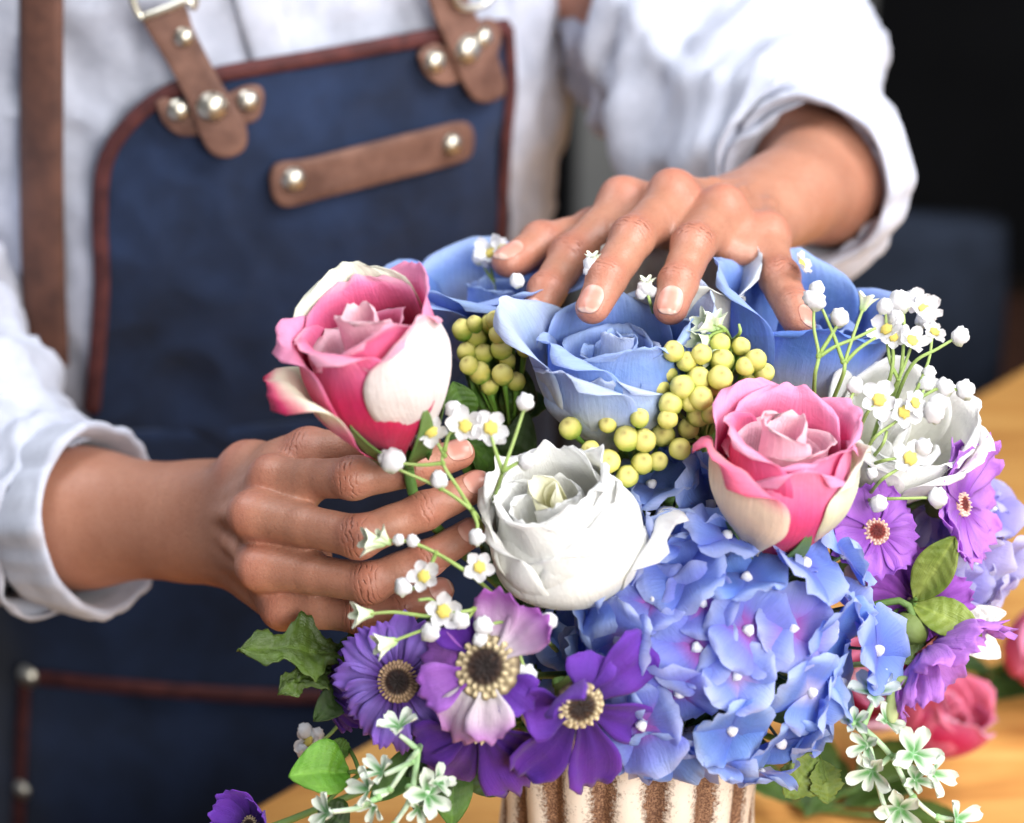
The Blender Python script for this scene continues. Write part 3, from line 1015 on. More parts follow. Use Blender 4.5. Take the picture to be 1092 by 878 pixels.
# right strap
tabr = plate([(444, 58), (452, 50), (464, 46), (480, 52), (512, 22), (526, 22), (532, 40), (524, 66), (500, 80), (484, 88), (468, 90), (452, 78)], .0235, .0025, 'strap_tab', M_LEATHER, apron)
strr = plate([(446, -30), (472, -36), (492, -10), (508, 20), (524, 48), (534, 78), (536, 98), (522, 108), (504, 106), (492, 88), (478, 54), (462, 18)], .027, .003, 'strap', M_LEATHER, apron)
rivet(464, 66, 12, .026, tabr); rivet(499, 53, 15, .030, strr); rivet(516, 40, 10, .0305, strr)
# leather label over the chest pocket
lab = plate([(287, 190), (290, 178), (300, 172), (330, 168), (394, 152), (455, 137), (484, 130), (497, 131), (503, 142), (502, 160), (494, 170), (465, 179), (400, 196), (345, 210), (312, 219), (298, 218), (290, 208)], .0225, .003, 'leather_label', M_LEATHER, apron)
rivet(313, 192, 12, .0255, lab); rivet(482, 154, 11, .0255, lab)
# pocket low on the skirt: maroon edge and rivets
pk = strip([(24, 722), (120, 732), (220, 740), (320, 744), (420, 742)], 15, .0275, .003, 'pocket_edge', M_BIND, apron, n=60)
strip([(26, 722), (22, 790), (18, 900), (16, 960)], 12, .0275, .003, 'pocket_edge', M_BIND, apron, n=30)
rivet(30, 721, 12, .030, pk); rivet(24, 842, 10, .030, pk)
# trousers below the apron, down to the floor
for sgn in (-1, 1):
    a = torso_c(-.16) + LAT * .07 * sgn
    m = loft([a, a + Vector((0, .01, -.3)), Vector((a.x, a.y + .02, -.742))], lambda u, an, d, p: .088 - .022 * u + fold(p + d * .08, 1, .8), 30, 32, 'trouser_leg', M_BLUECLOTH, person, thick=.001)

# ------------------------------------------------------------------ the vase
RIM = P(674, 706, .016)
VX, VY = RIM.x, RIM.y
VZ = RIM.z
vase = thing('vase', 'fluted cream vase with worn brown grooves holding the bouquet', 'vase', (VX, VY, 0))
NR = 16
def vase_r(z):                                     # z from 0 at the table to 1 at the rim
    return 0.0590 + 0.006 * (1 - z) ** 1.2 - 0.004 * math.exp(-((z - .55) / .2) ** 2) + 0.003 * sst(.9, 1, z) + 0.004 * math.exp(-((z - .03) / .04) ** 2)
vb = MB()
NV = NR * 16
rows = 44
for side in (0, 1):
    for i in range(rows + 1):
        zz = i / rows
        for j in range(NV):
            a = 2 * math.pi * j / NV
            c = abs(math.cos(a * NR / 2 + .5))
            gro = 1 - c ** .8
            fl = sst(0.02, .10, zz)
            r = vase_r(zz) * (1 + (0.085 * (c ** .85) - .05) * fl) if side == 0 else vase_r(zz) - .007
            r += .0006 * noise.noise(Vector((a * 4, zz * 7, side)))
            zc = zz * VZ if side == 0 else .012 + zz * (VZ - .012)
            vb.vert((r * math.cos(a), r * math.sin(a), zc), (1, 1, 1), (gro * 1.25 if side == 0 else .3, zz, 0))
n1 = (rows + 1) * NV
for i in range(rows):
    for j in range(NV):
        a = i * NV + j; b = i * NV + (j + 1) % NV
        vb.f.append((a, b, b + NV, a + NV))
        vb.f.append((n1 + a, n1 + a + NV, n1 + b + NV, n1 + b))
for j in range(NV):
    a = rows * NV + j; b = rows * NV + (j + 1) % NV
    vb.f.append((a, b, n1 + b, n1 + a))
vb.f.append(tuple(range(NV))[::-1]); vb.f.append(tuple(n1 + j for j in range(NV)))
vb.build('fluted_body', M_CERAMIC, vase)

# ------------------------------------------------------------------ flower kit
MOUTH = Vector((VX, VY, VZ - .015))
def to_mouth(o, start_local, direction_local=(0, 0, -1), bend=.03, spread=.03):
    """stem points in o's own axes from the flower's base down into the vase"""
    m = W2L(o)
    s = Vector(start_local)
    e = m @ (MOUTH + Vector((rng.uniform(-1, 1) * spread, rng.uniform(-1, 1) * spread, 0)))
    return [s, s + Vector(direction_local) * bend, s.lerp(e, .6) + Vector((rng.uniform(-.004, .004), rng.uniform(-.004, .004), 0)), e]

def add_stem(o, start=(0, 0, 0), r=.0018, col=rgb(92, 130, 60), bend=.03, mat=None, name='stem'):
    b = MB()
    b.tube(to_mouth(o, start, bend=bend), r, col, 7, n=14)
    return b.build(name, mat or M_GREEN, o)

def rose_petal(o, phi, hw, H, R, style, seed, flare=0.2, close=0.1, lip=.15, ruf=.04, tilt=0.0, base=.22, top=.22, name='petal', mat=None, nu=22, nv=20, spiral=.07, blunt=3.4):
    b = MB()
    def fn(u, v):
        s = v * 2 - 1
        t = u
        wv = (.42 + .58 * sst(0, .5, t)) * max(.10, 1 - max(0, (t - .5) / .5) ** blunt) ** .5
        a = phi + s * hw * wv
        edge = abs(s)
        z = H * (t - top * .45 * sst(.5, 1, t) * edge ** 2)
        bulge = base + (1 - base) * math.sin(min(1.0, t * 1.45) * math.pi / 2)
        r = R * (bulge - close * sst(.45, 1, t))
        r += R * flare * sst(.45, 1.0, t) ** 1.6
        k = sst(.78, 1.0, t)
        r += R * lip * k * k * (1 + .5 * noise.noise(Vector((s * 1.7, seed, 1))))
        z -= H * lip * .45 * k * k * k
        r += R * spiral * s
        r += R * ruf * noise.noise(Vector((s * 2.1, t * 1.8, seed))) * (.4 + 1.2 * t)
        r += R * ruf * .6 * noise.noise(Vector((s * 5, t * 2.2, seed + 5))) * t * t
        z += H * ruf * .9 * noise.noise(Vector((s * 2.6, seed, 7.7))) * t
        r += R * .05 * edge ** 4 * t * lip * 5
        r += z * tilt * math.cos(0)
        p = Vector((r * math.cos(a), r * math.sin(a), z))
        return p, style(t, s, seed)
    b.grid(fn, nu, nv)
    return b.build(name, mat or M_PETAL, o, thick=.00022)

def st_hot(t, s, q):
    c = mix(rgb(190, 18, 70), rgb(224, 44, 108), sst(0, .5, t))
    c = mix(c, rgb(244, 128, 178), sst(.62, .95, t + .10 * abs(s)))
    return mix(c, rgb(250, 196, 218), sst(.9, 1.02, t + .07 * abs(s)) * .8)
def st_pink(t, s, q):
    c = mix(rgb(218, 30, 92), rgb(240, 84, 150), sst(.1, .6, t))
    return mix(c, rgb(250, 170, 210), sst(.55, 1.0, t + .15 * abs(s)))
def st_blush(t, s, q):
    c = mix(rgb(236, 84, 146), rgb(250, 206, 222), sst(.1, .7, t - .1 * abs(s)))
    return mix(c, rgb(250, 214, 224), sst(.8, 1, t))
def st_white(t, s, q):
    c = mix(rgb(238, 60, 130), rgb(248, 240, 238), sst(.02, .30, t - .16 * abs(s) + .1))
    return mix(c, rgb(246, 150, 190), sst(.86, 1.06, t + .10 * abs(s)) * .75)
def st_cream(t, s, q):
    c = mix(rgb(240, 120, 170), rgb(240, 240, 214), sst(.1, .5, t))
    return mix(c, rgb(246, 246, 232), sst(.6, 1, t))
def st_creamrim(t, s, q):
    c = mix(rgb(236, 60, 130), rgb(250, 130, 190), sst(.1, .35, t))
    c = mix(c, rgb(244, 242, 222), sst(.38, .66, t))
    return mix(c, rgb(226, 60, 120), sst(.90, 1.0, t + .05 * abs(s)))
def st_creampink(t, s, q):
    c = mix(rgb(232, 220, 196), rgb(244, 230, 212), sst(0, .5, t))
    return mix(c, rgb(240, 120, 160), sst(.72, 1.02, t + .12 * abs(s)))
def st_ivory(t, s, q):
    c = mix(rgb(238, 238, 200), rgb(250, 250, 245), sst(.0, .45, t))
    return mix(c, rgb(252, 252, 252), sst(.5, 1, t))
def st_ivoryin(t, s, q):
    return mix(rgb(224, 222, 150), rgb(246, 244, 226), sst(.35, 1, t))
def st_blue(t, s, q):
    c = mix(rgb(206, 212, 226), rgb(132, 166, 230), sst(.2, .7, t + .10 * math.sin(s * 4 + q)))
    return mix(c, rgb(176, 200, 244), sst(.72, 1.0, t + .1 * abs(s)))
def st_bluepale(t, s, q):
    c = mix(rgb(216, 216, 208), rgb(170, 192, 232), sst(.2, .75, t + .08 * math.sin(s * 5 + q)))
    return mix(c, rgb(206, 218, 244), sst(.6, 1, t))
def st_bluedeep(t, s, q):
    c = mix(rgb(140, 168, 228), rgb(114, 150, 224), sst(.1, .6, t + .1 * math.sin(s * 4 + q)))
    return mix(c, rgb(172, 196, 242), sst(.7, 1, t))

def rose(name, label, px, py, w, axis, H, R, layers, group, roll=0, stem=True, mat=None, sepals=0, inner=None, cat='rose'):
    o = thing(name, label, cat, P(px, py, w), basis(axis, roll), group)
    for L_ in layers:
        rose_petal(o, **{'mat': mat, **L_})
    b = MB()
    b.ball((0, 0, .003), R * .30, rgb(96, 134, 62), sq=(1, 1, .9))
    b.build('calyx', M_GREEN, o)
    for k in range(sepals):
        a = 2 * math.pi * k / sepals + .4
        sb = MB()
        def fn(u, v, a=a):
            s = v * 2 - 1
            w_ = R * .24 * (1 - u) ** .7 * (1 if u < 1 else 0) + .0003
            r = R * (.22 + .62 * math.sin(min(1, u * .9) * 1.5))
            return Vector((r * math.cos(a) - s * w_ * math.sin(a), r * math.sin(a) + s * w_ * math.cos(a), -.002 + H * .42 * u - abs(s) * .001)), mix(rgb(70, 108, 44), rgb(120, 150, 84), u)
        sb.grid(fn, 10, 4)
        sb.build('sepal', M_LEAF, o, thick=.0005)
    if stem: add_stem(o, (0, 0, 0), .0024, rgb(86, 124, 56), .03)
    return o

def swirl(H, R, n, st, seed, lo=.16, hi=.62, phase=0.0, **kw):
    """tight inner petals of a rose, from the heart outwards"""
    out = []
    for k in range(n):
        f = k / max(1, n - 1)
        d = dict(phi=phase + k * 2.4, hw=2.3 - .8 * f, H=H * (.90 + .06 * math.sin(k * 1.7)) * (1.0 - .05 * f), R=R * (lo + (hi - lo) * f), style=st[min(k, len(st) - 1)] if isinstance(st, list) else st,
                 seed=seed + k * 3.3, flare=.04 * f, close=.20 - .12 * f, lip=.06 + .14 * f, ruf=.045, top=.06 + .1 * f, spiral=.16, blunt=9)
        d.update(kw)
        out.append(d)
    return out

def pp(deg, hw, H, R, st, seed, **kw):
    return dict(phi=R_(deg), hw=hw, H=H, R=R, style=st, seed=seed, **kw)

# pink rose held in the hand, left
H, R = .074, .0310
rose('pink_rose', 'pink rose with a white outer petal, above the hand at the left', 432, 484, -.064, (-.24, .85, .44), H, R,
     swirl(H * 1.04, R * .84, 4, [st_blush, st_blush, st_hot, st_blush], 1.0, lo=.30, hi=.76, phase=1.6) + [
     pp(95, 1.45, H * 1.03, R * .78, st_hot, 11, flare=.0, lip=.16, close=.05, top=.1),
     pp(215, 1.40, H * .97, R * .80, st_hot, 12, flare=.02, lip=.22, close=.05, top=.15),
     pp(-60, 1.45, H * .95, R * .82, st_hot, 13, flare=-.04, lip=.12, top=.2),
     pp(100, 1.3, H * 1.07, R * .92, st_cream, 15, flare=.04, lip=.10, top=.1),
     pp(40, 1.25, H * 1.05, R * .95, st_pink, 16, flare=.02, lip=.12, top=.1),
     pp(172, 1.15, H * .99, R * .96, st_pink, 161, flare=.05, lip=.20, top=.2),
     pp(-112, 1.3, H * .84, R * .92, st_hot, 19, flare=-.05, lip=.05, top=.3, spiral=.02),
     pp(-36, 1.05, H * .93, R * 1.0, st_white, 17, flare=-.03, lip=.10, top=.28, ruf=.03, spiral=.02),
     pp(-158, .80, H * .80, R * 1.02, st_creamrim, 18, flare=.32, lip=.20, top=.30)],
     'pink roses in the bouquet', sepals=5)

# pink rose at the right
H, R = .070, .0300
rose('pink_rose', 'pink rose with cream outer petals, above the blue hydrangea', 822, 592, -.050, (.06, .85, .46), H, R,
     swirl(H * 1.05, R * .88, 4, [st_blush, st_blush, st_blush, st_blush], 31.0, lo=.34, hi=.76, phase=.9) + [
     pp(80, 1.45, H * 1.05, R * .80, st_pink, 41, flare=.0, lip=.16, top=.1),
     pp(190, 1.40, H * 1.0, R * .82, st_hot, 42, flare=.0, lip=.20, top=.15),
     pp(-48, 1.45, H * .95, R * .84, st_pink, 43, flare=-.04, lip=.16, top=.2),
     pp(20, 1.25, H * 1.04, R * .93, st_pink, 44, flare=.0, lip=.16, top=.15),
     pp(120, 1.25, H * 1.05, R * .95, st_pink, 45, flare=.04, lip=.14, top=.15),
     pp(-82, 1.25, H * .84, R * .95, st_pink, 47, flare=-.05, lip=.10, top=.3, spiral=.03),
     pp(-152, 1.05, H * .90, R * 1.05, st_creampink, 46, flare=.10, lip=.22, top=.26, ruf=.05, spiral=.02),
     pp(-8, .95, H * .84, R * 1.05, st_cream, 48, flare=.0, lip=.12, top=.3)],
     'pink roses in the bouquet', sepals=4)

# white rose in the middle
H, R = .068, .0335
rose('white_rose', 'round white rose at the centre of the bouquet', 628, 634, -.042, (-.30, .78, .55), H, R,
     swirl(H * 1.0, R * .80, 5, [st_ivoryin, st_ivoryin, st_ivory], 61.0, lo=.18, hi=.74, phase=.3, lip=.05, flare=-.05) + [
     pp(80, 1.6, H * 1.02, R * .78, st_ivory, 71, flare=-.20, lip=.12, ruf=.07, top=.1),
     pp(200, 1.6, H * 1.0, R * .82, st_ivory, 72, flare=-.20, lip=.14, ruf=.07, top=.1),
     pp(-50, 1.65, H * .98, R * .85, st_ivory, 73, flare=-.24, lip=.12, ruf=.06, top=.12),
     pp(20, 1.45, H * .99, R * .90, st_ivory, 74, flare=-.18, lip=.14, ruf=.07, top=.15),
     pp(135, 1.45, H * 1.02, R * .93, st_ivory, 75, flare=-.13, lip=.16, ruf=.07, top=.15),
     pp(-115, 1.5, H * .92, R * .94, st_ivory, 76, flare=-.27, lip=.08, top=.2, spiral=.04),
     pp(-30, 1.4, H * .88, R * .99, st_ivory, 77, flare=-.18, lip=.14, ruf=.06, top=.2, spiral=.03),
     pp(-175, 1.2, H * .86, R * .99, st_ivory, 78, flare=-.14, lip=.12, top=.2, spiral=.03),
     pp(-90, 1.5, H * .70, R * 1.03, st_ivory, 781, flare=-.12, lip=.05, top=.2, spiral=.02),
     pp(-16, .62, H * .56, R * 1.03, st_ivory, 79, flare=.20, lip=.24, top=.3, ruf=.02)],
     None, sepals=0, mat=M_WHITEPETAL)

# blue roses
H, R = .066, .036
rose('blue_rose', 'pale blue rose under the fingertips of the upper hand', 656, 476, -.012, (-.02, .92, .38), H, R,
     swirl(H * .92, R * .85, 6, [st_blue, st_bluepale, st_blue, st_blue, st_bluepale, st_blue], 81.0, phase=2.0) + [
     pp(90, 1.2, H * 1.0, R * .82, st_blue, 91, flare=.10, lip=.14),
     pp(210, 1.1, H * .95, R * .84, st_blue, 92, flare=.10, lip=.2),
     pp(-70, 1.3, H * .93, R * .86, st_blue, 93, flare=-.04, lip=.14, top=.25),
     pp(-10, 1.1, H * .98, R * .9, st_blue, 94, flare=.02, lip=.14),
     pp(-100, 1.0, H * .70, R * .97, st_bluepale, 931, flare=-.02, lip=.08, top=.3, spiral=.02),
     pp(172, 1.0, H * 1.08, R * 1.0, st_bluepale, 95, flare=.36, lip=.10, top=.30),
     pp(35, 1.0, H * 1.05, R * 1.05, st_bluepale, 96, flare=.30, lip=.08, top=.25),
     pp(-125, .8, H * .80, R * 1.0, st_bluepale, 97, flare=.18, lip=.14)],
     'blue roses in the bouquet')
H, R = .060, .034
rose('blue_rose', 'blue rose behind the yellow berries, left of the upper hand', 520, 392, .055, (.0, .90, .42), H, R,
     swirl(H * .85, R * .85, 3, st_blue, 101.0, phase=2.0) + [
     pp(90, 1.2, H * .95, R * .9, st_blue, 111, flare=.2, lip=.2),
     pp(-60, 1.2, H * .94, R * .95, st_bluedeep, 112, flare=.30, lip=.12),
     pp(200, 1.1, H * .98, R * 1.0, st_bluedeep, 113, flare=.40, lip=.2),
     pp(-120, 1.1, H * .95, R * 1.04, st_bluedeep, 114, flare=.30, lip=.12),
     pp(10, 1.0, H * 1.0, R * 1.05, st_bluedeep, 115, flare=.45, lip=.15)],
     'blue roses in the bouquet')
H, R = .066, .036
rose('blue_rose', 'blue rose with a white foot, beneath the little finger', 842, 432, .026, (.08, .90, .42), H, R,
     swirl(H * .85, R * .85, 3, st_bluedeep, 121.0, phase=1.0) + [
     pp(95, 1.2, H * 1.0, R * .9, st_bluedeep, 131, flare=.2, lip=.1),
     pp(-10, 1.2, H * .92, R * .95, st_bluedeep, 132, flare=.26, lip=.12),
     pp(-85, 1.2, H * .86, R * 1.0, lambda t, s, q: mix(rgb(232, 234, 236), rgb(108, 146, 228), sst(.25, .75, t)), 133, flare=.10, lip=.12),
     pp(180, 1.1, H * 1.06, R * .98, st_bluedeep, 134, flare=.20, lip=.1)],
     'blue roses in the bouquet')
H, R = .062, .0285
rose('white_rose', 'loose white rose at the right, under a spray of tiny white blossoms', 930, 528, .016, (.14, .66, .72), H, R,
     swirl(H * .9, R * .8, 3, st_ivory, 161.0) + [
     pp(90, 1.3, H * 1.05, R * .90, st_ivory, 162, flare=.10, lip=.10),
     pp(200, 1.2, H * .98, R * .92, st_ivory, 163, flare=.14, lip=.14),
     pp(-70, 1.3, H * .90, R * .95, st_ivory, 164, flare=.04, lip=.10),
     pp(10, 1.2, H * 1.0, R * 1.0, st_ivory, 165, flare=.14, lip=.12),
     pp(140, 1.1, H * 1.04, R * 1.0, st_ivory, 166, flare=.20, lip=.1),
     pp(-35, 1.0, H * .95, R * 1.06, st_ivory, 167, flare=.20, lip=.12)],
     None, mat=M_WHITEPETAL)
H, R = .058, .030
rose('white_rose', 'pale rose glimpsed behind the two middle fingers of the upper hand', 715, 392, .030, (.05, .90, .42), H, R,
     swirl(H * .85, R * .8, 3, st_ivory, 141.0) + [
     pp(-80, 1.2, H * .93, R * .95, lambda t, s, q: rgb(228, 228, 222), 151, flare=.16, lip=.06),
     pp(20, 1.2, H * 1.0, R * 1.0, lambda t, s, q: rgb(226, 232, 240), 152, flare=.3, lip=.08),
     pp(150, 1.2, H * 1.0, R * .98, lambda t, s, q: rgb(232, 232, 226), 153, flare=.2, lip=.06)],
     None)

# ------------------------------------------------------------------ hydrangeas
def floret_mesh(seed, cols, rad=.0125, cup=.28):
    b = MB()
    rr = random.Random(seed)
    ctr = b.vert((0, 0, 0), cols[2], (0, 0, 0))
    for k in range(4):
        a0 = k * math.pi / 2 + rr.uniform(-.12, .12)
        Rk = rad * rr.uniform(.88, 1.12); tw = rr.uniform(-.4, .4); cu = cup * rr.uniform(.5, 2.0); lift = (k % 2) * .0009
        nu, nv = 8, 8
        idx = []
        for i in range(1, nu + 1):
            t = i / nu
            row = []
            for j in range(nv + 1):
                s = j / nv * 2 - 1
                w_ = Rk * .68 * (math.sin(min(1, t * 1.02) * 2.25 + .10) if t < .98 else math.sin(2.35) * .92) * (1 - .12 * (t > .9))
                r = Rk * t * (1 - .16 * abs(s) ** 2.4 * sst(.4, 1, t))
                y = s * w_
                z = cu * Rk * t * t - .20 * Rk * s * s * t * (1 if cu > 0 else -1) + tw * y * t + lift
                z += Rk * .12 * noise.noise(Vector((s * 1.6 + k, t * 2.0, seed))) * t - Rk * .16 * sst(.75, 1, t)
                z += Rk * .06 * math.cos(s * 6.5 + seed + k) * t * t
                ca, sa = math.cos(a0), math.sin(a0)
                c = mix(cols[0], cols[1], sst(.25, 1.0, t + .15 * noise.noise(Vector((s * 2, k, seed)))))
                c = mix(cols[2], c, sst(.02, .42, t)); c = mix(c, c * .55 + .42, .55 * sst(.72, 1.0, t + .10 * abs(s)))
                row.append(b.vert((r * ca - y * sa, r * sa + y * ca, z), c, (s, t, (seed * .37 + k * .21) % 1)))
            idx.append(row)
        for j in range(nv): b.f.append((ctr, idx[0][j], idx[0][j + 1]))
        for i in range(nu - 1):
            for j in range(nv):
                b.f.append((idx[i][j], idx[i + 1][j], idx[i + 1][j + 1], idx[i][j + 1]))
    return b
def bead_mesh(col, r=.0011):
    b = MB()
    b.ball((0, 0, .001), r, col, 6, 8, fn=lambda d: 1 + .18 * math.sin(5 * math.atan2(d.y, d.x)) * (1 - d.z ** 2))
    return b

def hydrangea(name, label, px, py, w, rad, axis, n, palette, seed, group=None, frad=.0125, cone=1.35, jit=.0035, sq=(1, 1, .85), lean=.42, gap=1.02, cat='hydrangea'):
    o = thing(name, label, cat, P(px, py, w), basis(axis), group)
    rr = random.Random(seed)
    vars_ = []
    for k, cols in enumerate(palette):
        fm = floret_mesh(seed + k * 7, cols, frad).mesh('floret', M_PETAL)
        vars_.append(fm)
    bm_ = bead_mesh(rgb(232, 232, 240), .0012 if frad < .018 else .0024).mesh('floret_heart', M_BEAD)
    stm = MB()
    pts = []
    tries = 0
    while len(pts) < n and tries < 6000:
        tries += 1
        z = 1 - rr.random() * (1 - math.cos(cone)); a = rr.random() * 2 * math.pi
        q = math.sqrt(1 - z * z)
        d = Vector((q * math.cos(a), q * math.sin(a), z))
        if all((d - e).length > frad * gap / rad for e in pts): pts.append(d)
    hub = Vector((0, 0, -rad * .25))
    for i, d in enumerate(pts):
        r = rad + rr.uniform(-jit, jit)
        p = Vector((d.x * sq[0], d.y * sq[1], d.z * sq[2])) * r
        nrm = (d + Vector((rr.uniform(-lean, lean), rr.uniform(-lean, lean), rr.uniform(-lean, lean)))).normalized()
        x = nrm.orthogonal().normalized(); x = Matrix.Rotation(rr.uniform(0, 6.28), 3, nrm) @ x
        y = nrm.cross(x)
        M = Matrix((x, y, nrm)).transposed().to_4x4() @ Matrix.Scale(rr.uniform(.9, 1.15), 4); M.translation = p
        f = bpy.data.objects.new('floret', vars_[rr.randrange(len(vars_))]); COL.objects.link(f); f.parent = o; f.matrix_local = M
        h = bpy.data.objects.new('floret_heart', bm_); COL.objects.link(h); h.parent = f
        stm.tube([hub, hub.lerp(p, .6) + Vector((0, 0, -.002)), p], .0007, rgb(70, 100, 66), 5, n=5)
    add_stem(o, tuple(hub), .003, rgb(86, 124, 60), .02)
    stm.build('flower_stalks', M_GREEN, o)
    return o

B1 = [(rgb(108, 136, 228), rgb(150, 174, 242), rgb(110, 120, 214)), (rgb(128, 148, 232), rgb(170, 188, 246), rgb(200, 164, 222)),
      (rgb(126, 132, 226), rgb(146, 166, 238), rgb(176, 92, 188)), (rgb(100, 138, 226), rgb(140, 174, 240), rgb(112, 134, 222)),
      (rgb(158, 140, 228), rgb(154, 170, 240), rgb(186, 100, 198)), (rgb(112, 142, 232), rgb(154, 182, 244), rgb(212, 204, 240))]
hydrangea('hydrangea', 'large blue hydrangea head hanging over the front of the vase', 762, 686, -.040, .052, (.06, .0, 1.0), 60, B1, 5, frad=.0182, cone=1.42, sq=(1.24, 1.02, .70), gap=.92, lean=.42, jit=.006)
B2 = [(rgb(150, 140, 222), rgb(176, 170, 236), rgb(120, 110, 200)), (rgb(166, 160, 228), rgb(200, 196, 240), rgb(140, 130, 210))]
hydrangea('hydrangea', 'lavender hydrangea behind the mauve daisies at the right', 985, 580, .036, .036, (.3, .25, .9), 20, B2, 15, frad=.0160)
B4 = [(rgb(104, 136, 212), rgb(128, 158, 226), rgb(84, 106, 184)), (rgb(112, 142, 216), rgb(140, 168, 230), rgb(90, 112, 190))]
hydrangea('hydrangea', 'small dusky blue hydrangea between the white rose and the pink rose', 714, 548, -.036, .020, (-.1, .5, .85), 9, B4, 35, frad=.0200)
hydrangea('hydrangea', 'shaded blue hydrangea below the white rose', 640, 690, -.006, .030, (-.3, -.1, .95), 14, B1[:4], 45, frad=.0150)

# ------------------------------------------------------------------ daisies
def daisy(name, label, px, py, w, axis, r, n, cols, seed, cen, group=None, droop=.1, width=None, cup=.15, notch=.05, cr=.30, roll=0.0, skip=(), special={}, drs={}, cat='flower', lens=None, calyx=True, bend=.02):
    o = thing(name, label, cat, P(px, py, w), basis(axis, roll), group)
    rr = random.Random(seed)
    wd_ = width or 3.3 * math.pi * r * .62 / n
    for k in range(n):
        if k in skip: continue
        a0 = 2 * math.pi * k / n + rr.uniform(-.09, .09)
        wk = rr.uniform(.86, 1.14)
        rk = r * rr.uniform(.88, 1.06) * (lens[k] if lens else 1)
        lift = (k % 2) * .0012 + rr.uniform(0, .0008)
        dr = drs.get(k, droop + rr.uniform(-.16, .20)); tl = rr.uniform(-.38, .38); bend_ = rr.uniform(-.10, .10)
        cs = special.get(k, cols)
        b = MB()
        def fn(u, v):
            s = v * 2 - 1
            t = u
            w_ = wk * wd_ * .5 * (.34 + .66 * sst(0, .62, t)) * (1 - .35 * sst(.80, 1.0, t) ** 1.4)
            rad_ = r * cr * .55 + (rk - r * cr * .55) * t
            rad_ -= rk * notch * (abs(s) ** 2) * sst(.7, 1, t) * 1.5
            rad_ += rk * notch * .55 * math.cos(s * 7.5) * sst(.86, 1, t)
            y = s * w_
            z = -dr * rk * t * t + cup * wd_ * s * s * (.3 + t) * .6 + lift - .0006
            z += tl * y * t
            y += bend_ * rk * t * t
            z += rk * .03 * math.cos(s * 8) * (.3 + .7 * t) * (1 - .3 * t)
            z += rk * .11 * noise.noise(Vector((s * 1.3, t * 2.2, seed + k * 1.7))) * t
            c = mix(cs[0], cs[1], sst(.08, .55, t)); c = mix(c, cs[2], sst(.55, 1, t + .1 * abs(s)))
            c = mix(c, cs[0], .25 * max(0, math.cos(s * 9)) * (1 - t))
            ca, sa = math.cos(a0), math.sin(a0)
            return Vector((rad_ * ca - y * sa, rad_ * sa + y * ca, z)), c
        b.grid(fn, 12, 10)
        b.build('petal', M_PETAL, o, thick=.0003)
    # heart of the flower: dark dome inside a crown of anthers
    b = MB()
    nr, na_ = 16, 88
    dark, mid, crown, nb = cen
    base = len(b.v)
    for i in range(nr + 1):
        q = i / nr
        for j in range(na_):
            a = 2 * math.pi * j / na_
            z = .0016 * (1 - q) + .0020 * math.sin(min(1, q * 1.3) * math.pi) * .4
            bead = (.5 + .5 * math.cos(a * nb + (q > .74) * math.pi + 1.2 * noise.noise(Vector((math.cos(a) * 2, math.sin(a) * 2, seed))))) ** 1.2 * (.55 + .9 * abs(noise.noise(Vector((math.cos(a) * 4, math.sin(a) * 4, seed + q * 3)))))
            ring = math.exp(-((q - .66) / .10) ** 2) + math.exp(-((q - .86) / .09) ** 2)
            z += r * .075 * bead * ring
            z += .0005 * noise.noise(Vector((q * 9 * math.cos(a), q * 9 * math.sin(a), seed))) * (q < .6)
            z -= .002 * sst(.92, 1, q)
            rad_ = r * cr * q
            c = mix(dark, mid, sst(.25, .6, q + .25 * noise.noise(Vector((q * 7 * math.cos(a), q * 7 * math.sin(a), seed + 2)))))
            c = mix(c, crown, min(1, ring * (.35 + .75 * bead)) * sst(.45, .6, q))
            b.vert((rad_ * math.cos(a), rad_ * math.sin(a), z + .0008), c, (a / 6.28, q, 0))
    for i in range(nr):
        for j in range(na_):
            a = base + i * na_ + j; e = base + i * na_ + (j + 1) % na_
            b.f.append((a, a + na_, e + na_, e))
    b.build('flower_heart', M_BEAD, o, weld=True)
    if calyx:
        b = MB()
        b.ball((0, 0, -.004 - r * .18), r * .20, rgb(104, 120, 60), 8, 12, (1, 1, 1.15), fn=lambda d: 1 + .08 * math.cos(6 * math.atan2(d.y, d.x)))
        b.build('calyx', M_GREEN, o)
    add_stem(o, (0, 0, -.005), .0016, rgb(96, 124, 62), bend)
    return o

VIO = (rgb(84, 40, 140), rgb(164, 134, 230), rgb(166, 118, 232))
PUR = (rgb(66, 22, 120), rgb(104, 48, 172), rgb(120, 60, 190))
DEEP = (rgb(60, 20, 110), rgb(96, 44, 166), rgb(110, 54, 182))
MAU = (rgb(160, 84, 200), rgb(198, 130, 230), rgb(190, 116, 228))
LPK = (rgb(232, 220, 230), rgb(216, 176, 218), rgb(184, 104, 196))
WHT = (rgb(232, 226, 228), rgb(232, 214, 230), rgb(206, 146, 212))
CENB = (rgb(24, 10, 8), rgb(44, 22, 16), rgb(188, 156, 124), 30)
CENA = (rgb(28, 16, 14), rgb(60, 40, 30), rgb(228, 208, 166), 18)
CENR = (rgb(84, 16, 16), rgb(130, 40, 30), rgb(240, 214, 196), 16)
G_D = 'purple daisies in the bouquet'
daisy('daisy', 'violet daisy with a dark brown heart at the lower left', 425, 727, -.066, (-.18, .10, .97), .0285, 17, VIO, 3, CENB, G_D, droop=.12, cr=.33)
daisy('anemone', 'white and lilac flower with a creamy crown, right of the violet daisy', 519, 712, -.090, (-.30, .26, .90), .0310, 9, PUR, 13, CENA, None, droop=.18, cr=.44, width=.0195, notch=.07, cat='flower',
      special={1: LPK, 2: LPK, 4: MAU, 5: MAU, 6: WHT, 7: WHT}, skip=(0,), cup=.2, drs={1: -.1, 2: -.2}, lens=[1, 1.05, 1.1, .9, 1, 1, 1, 1, .8])
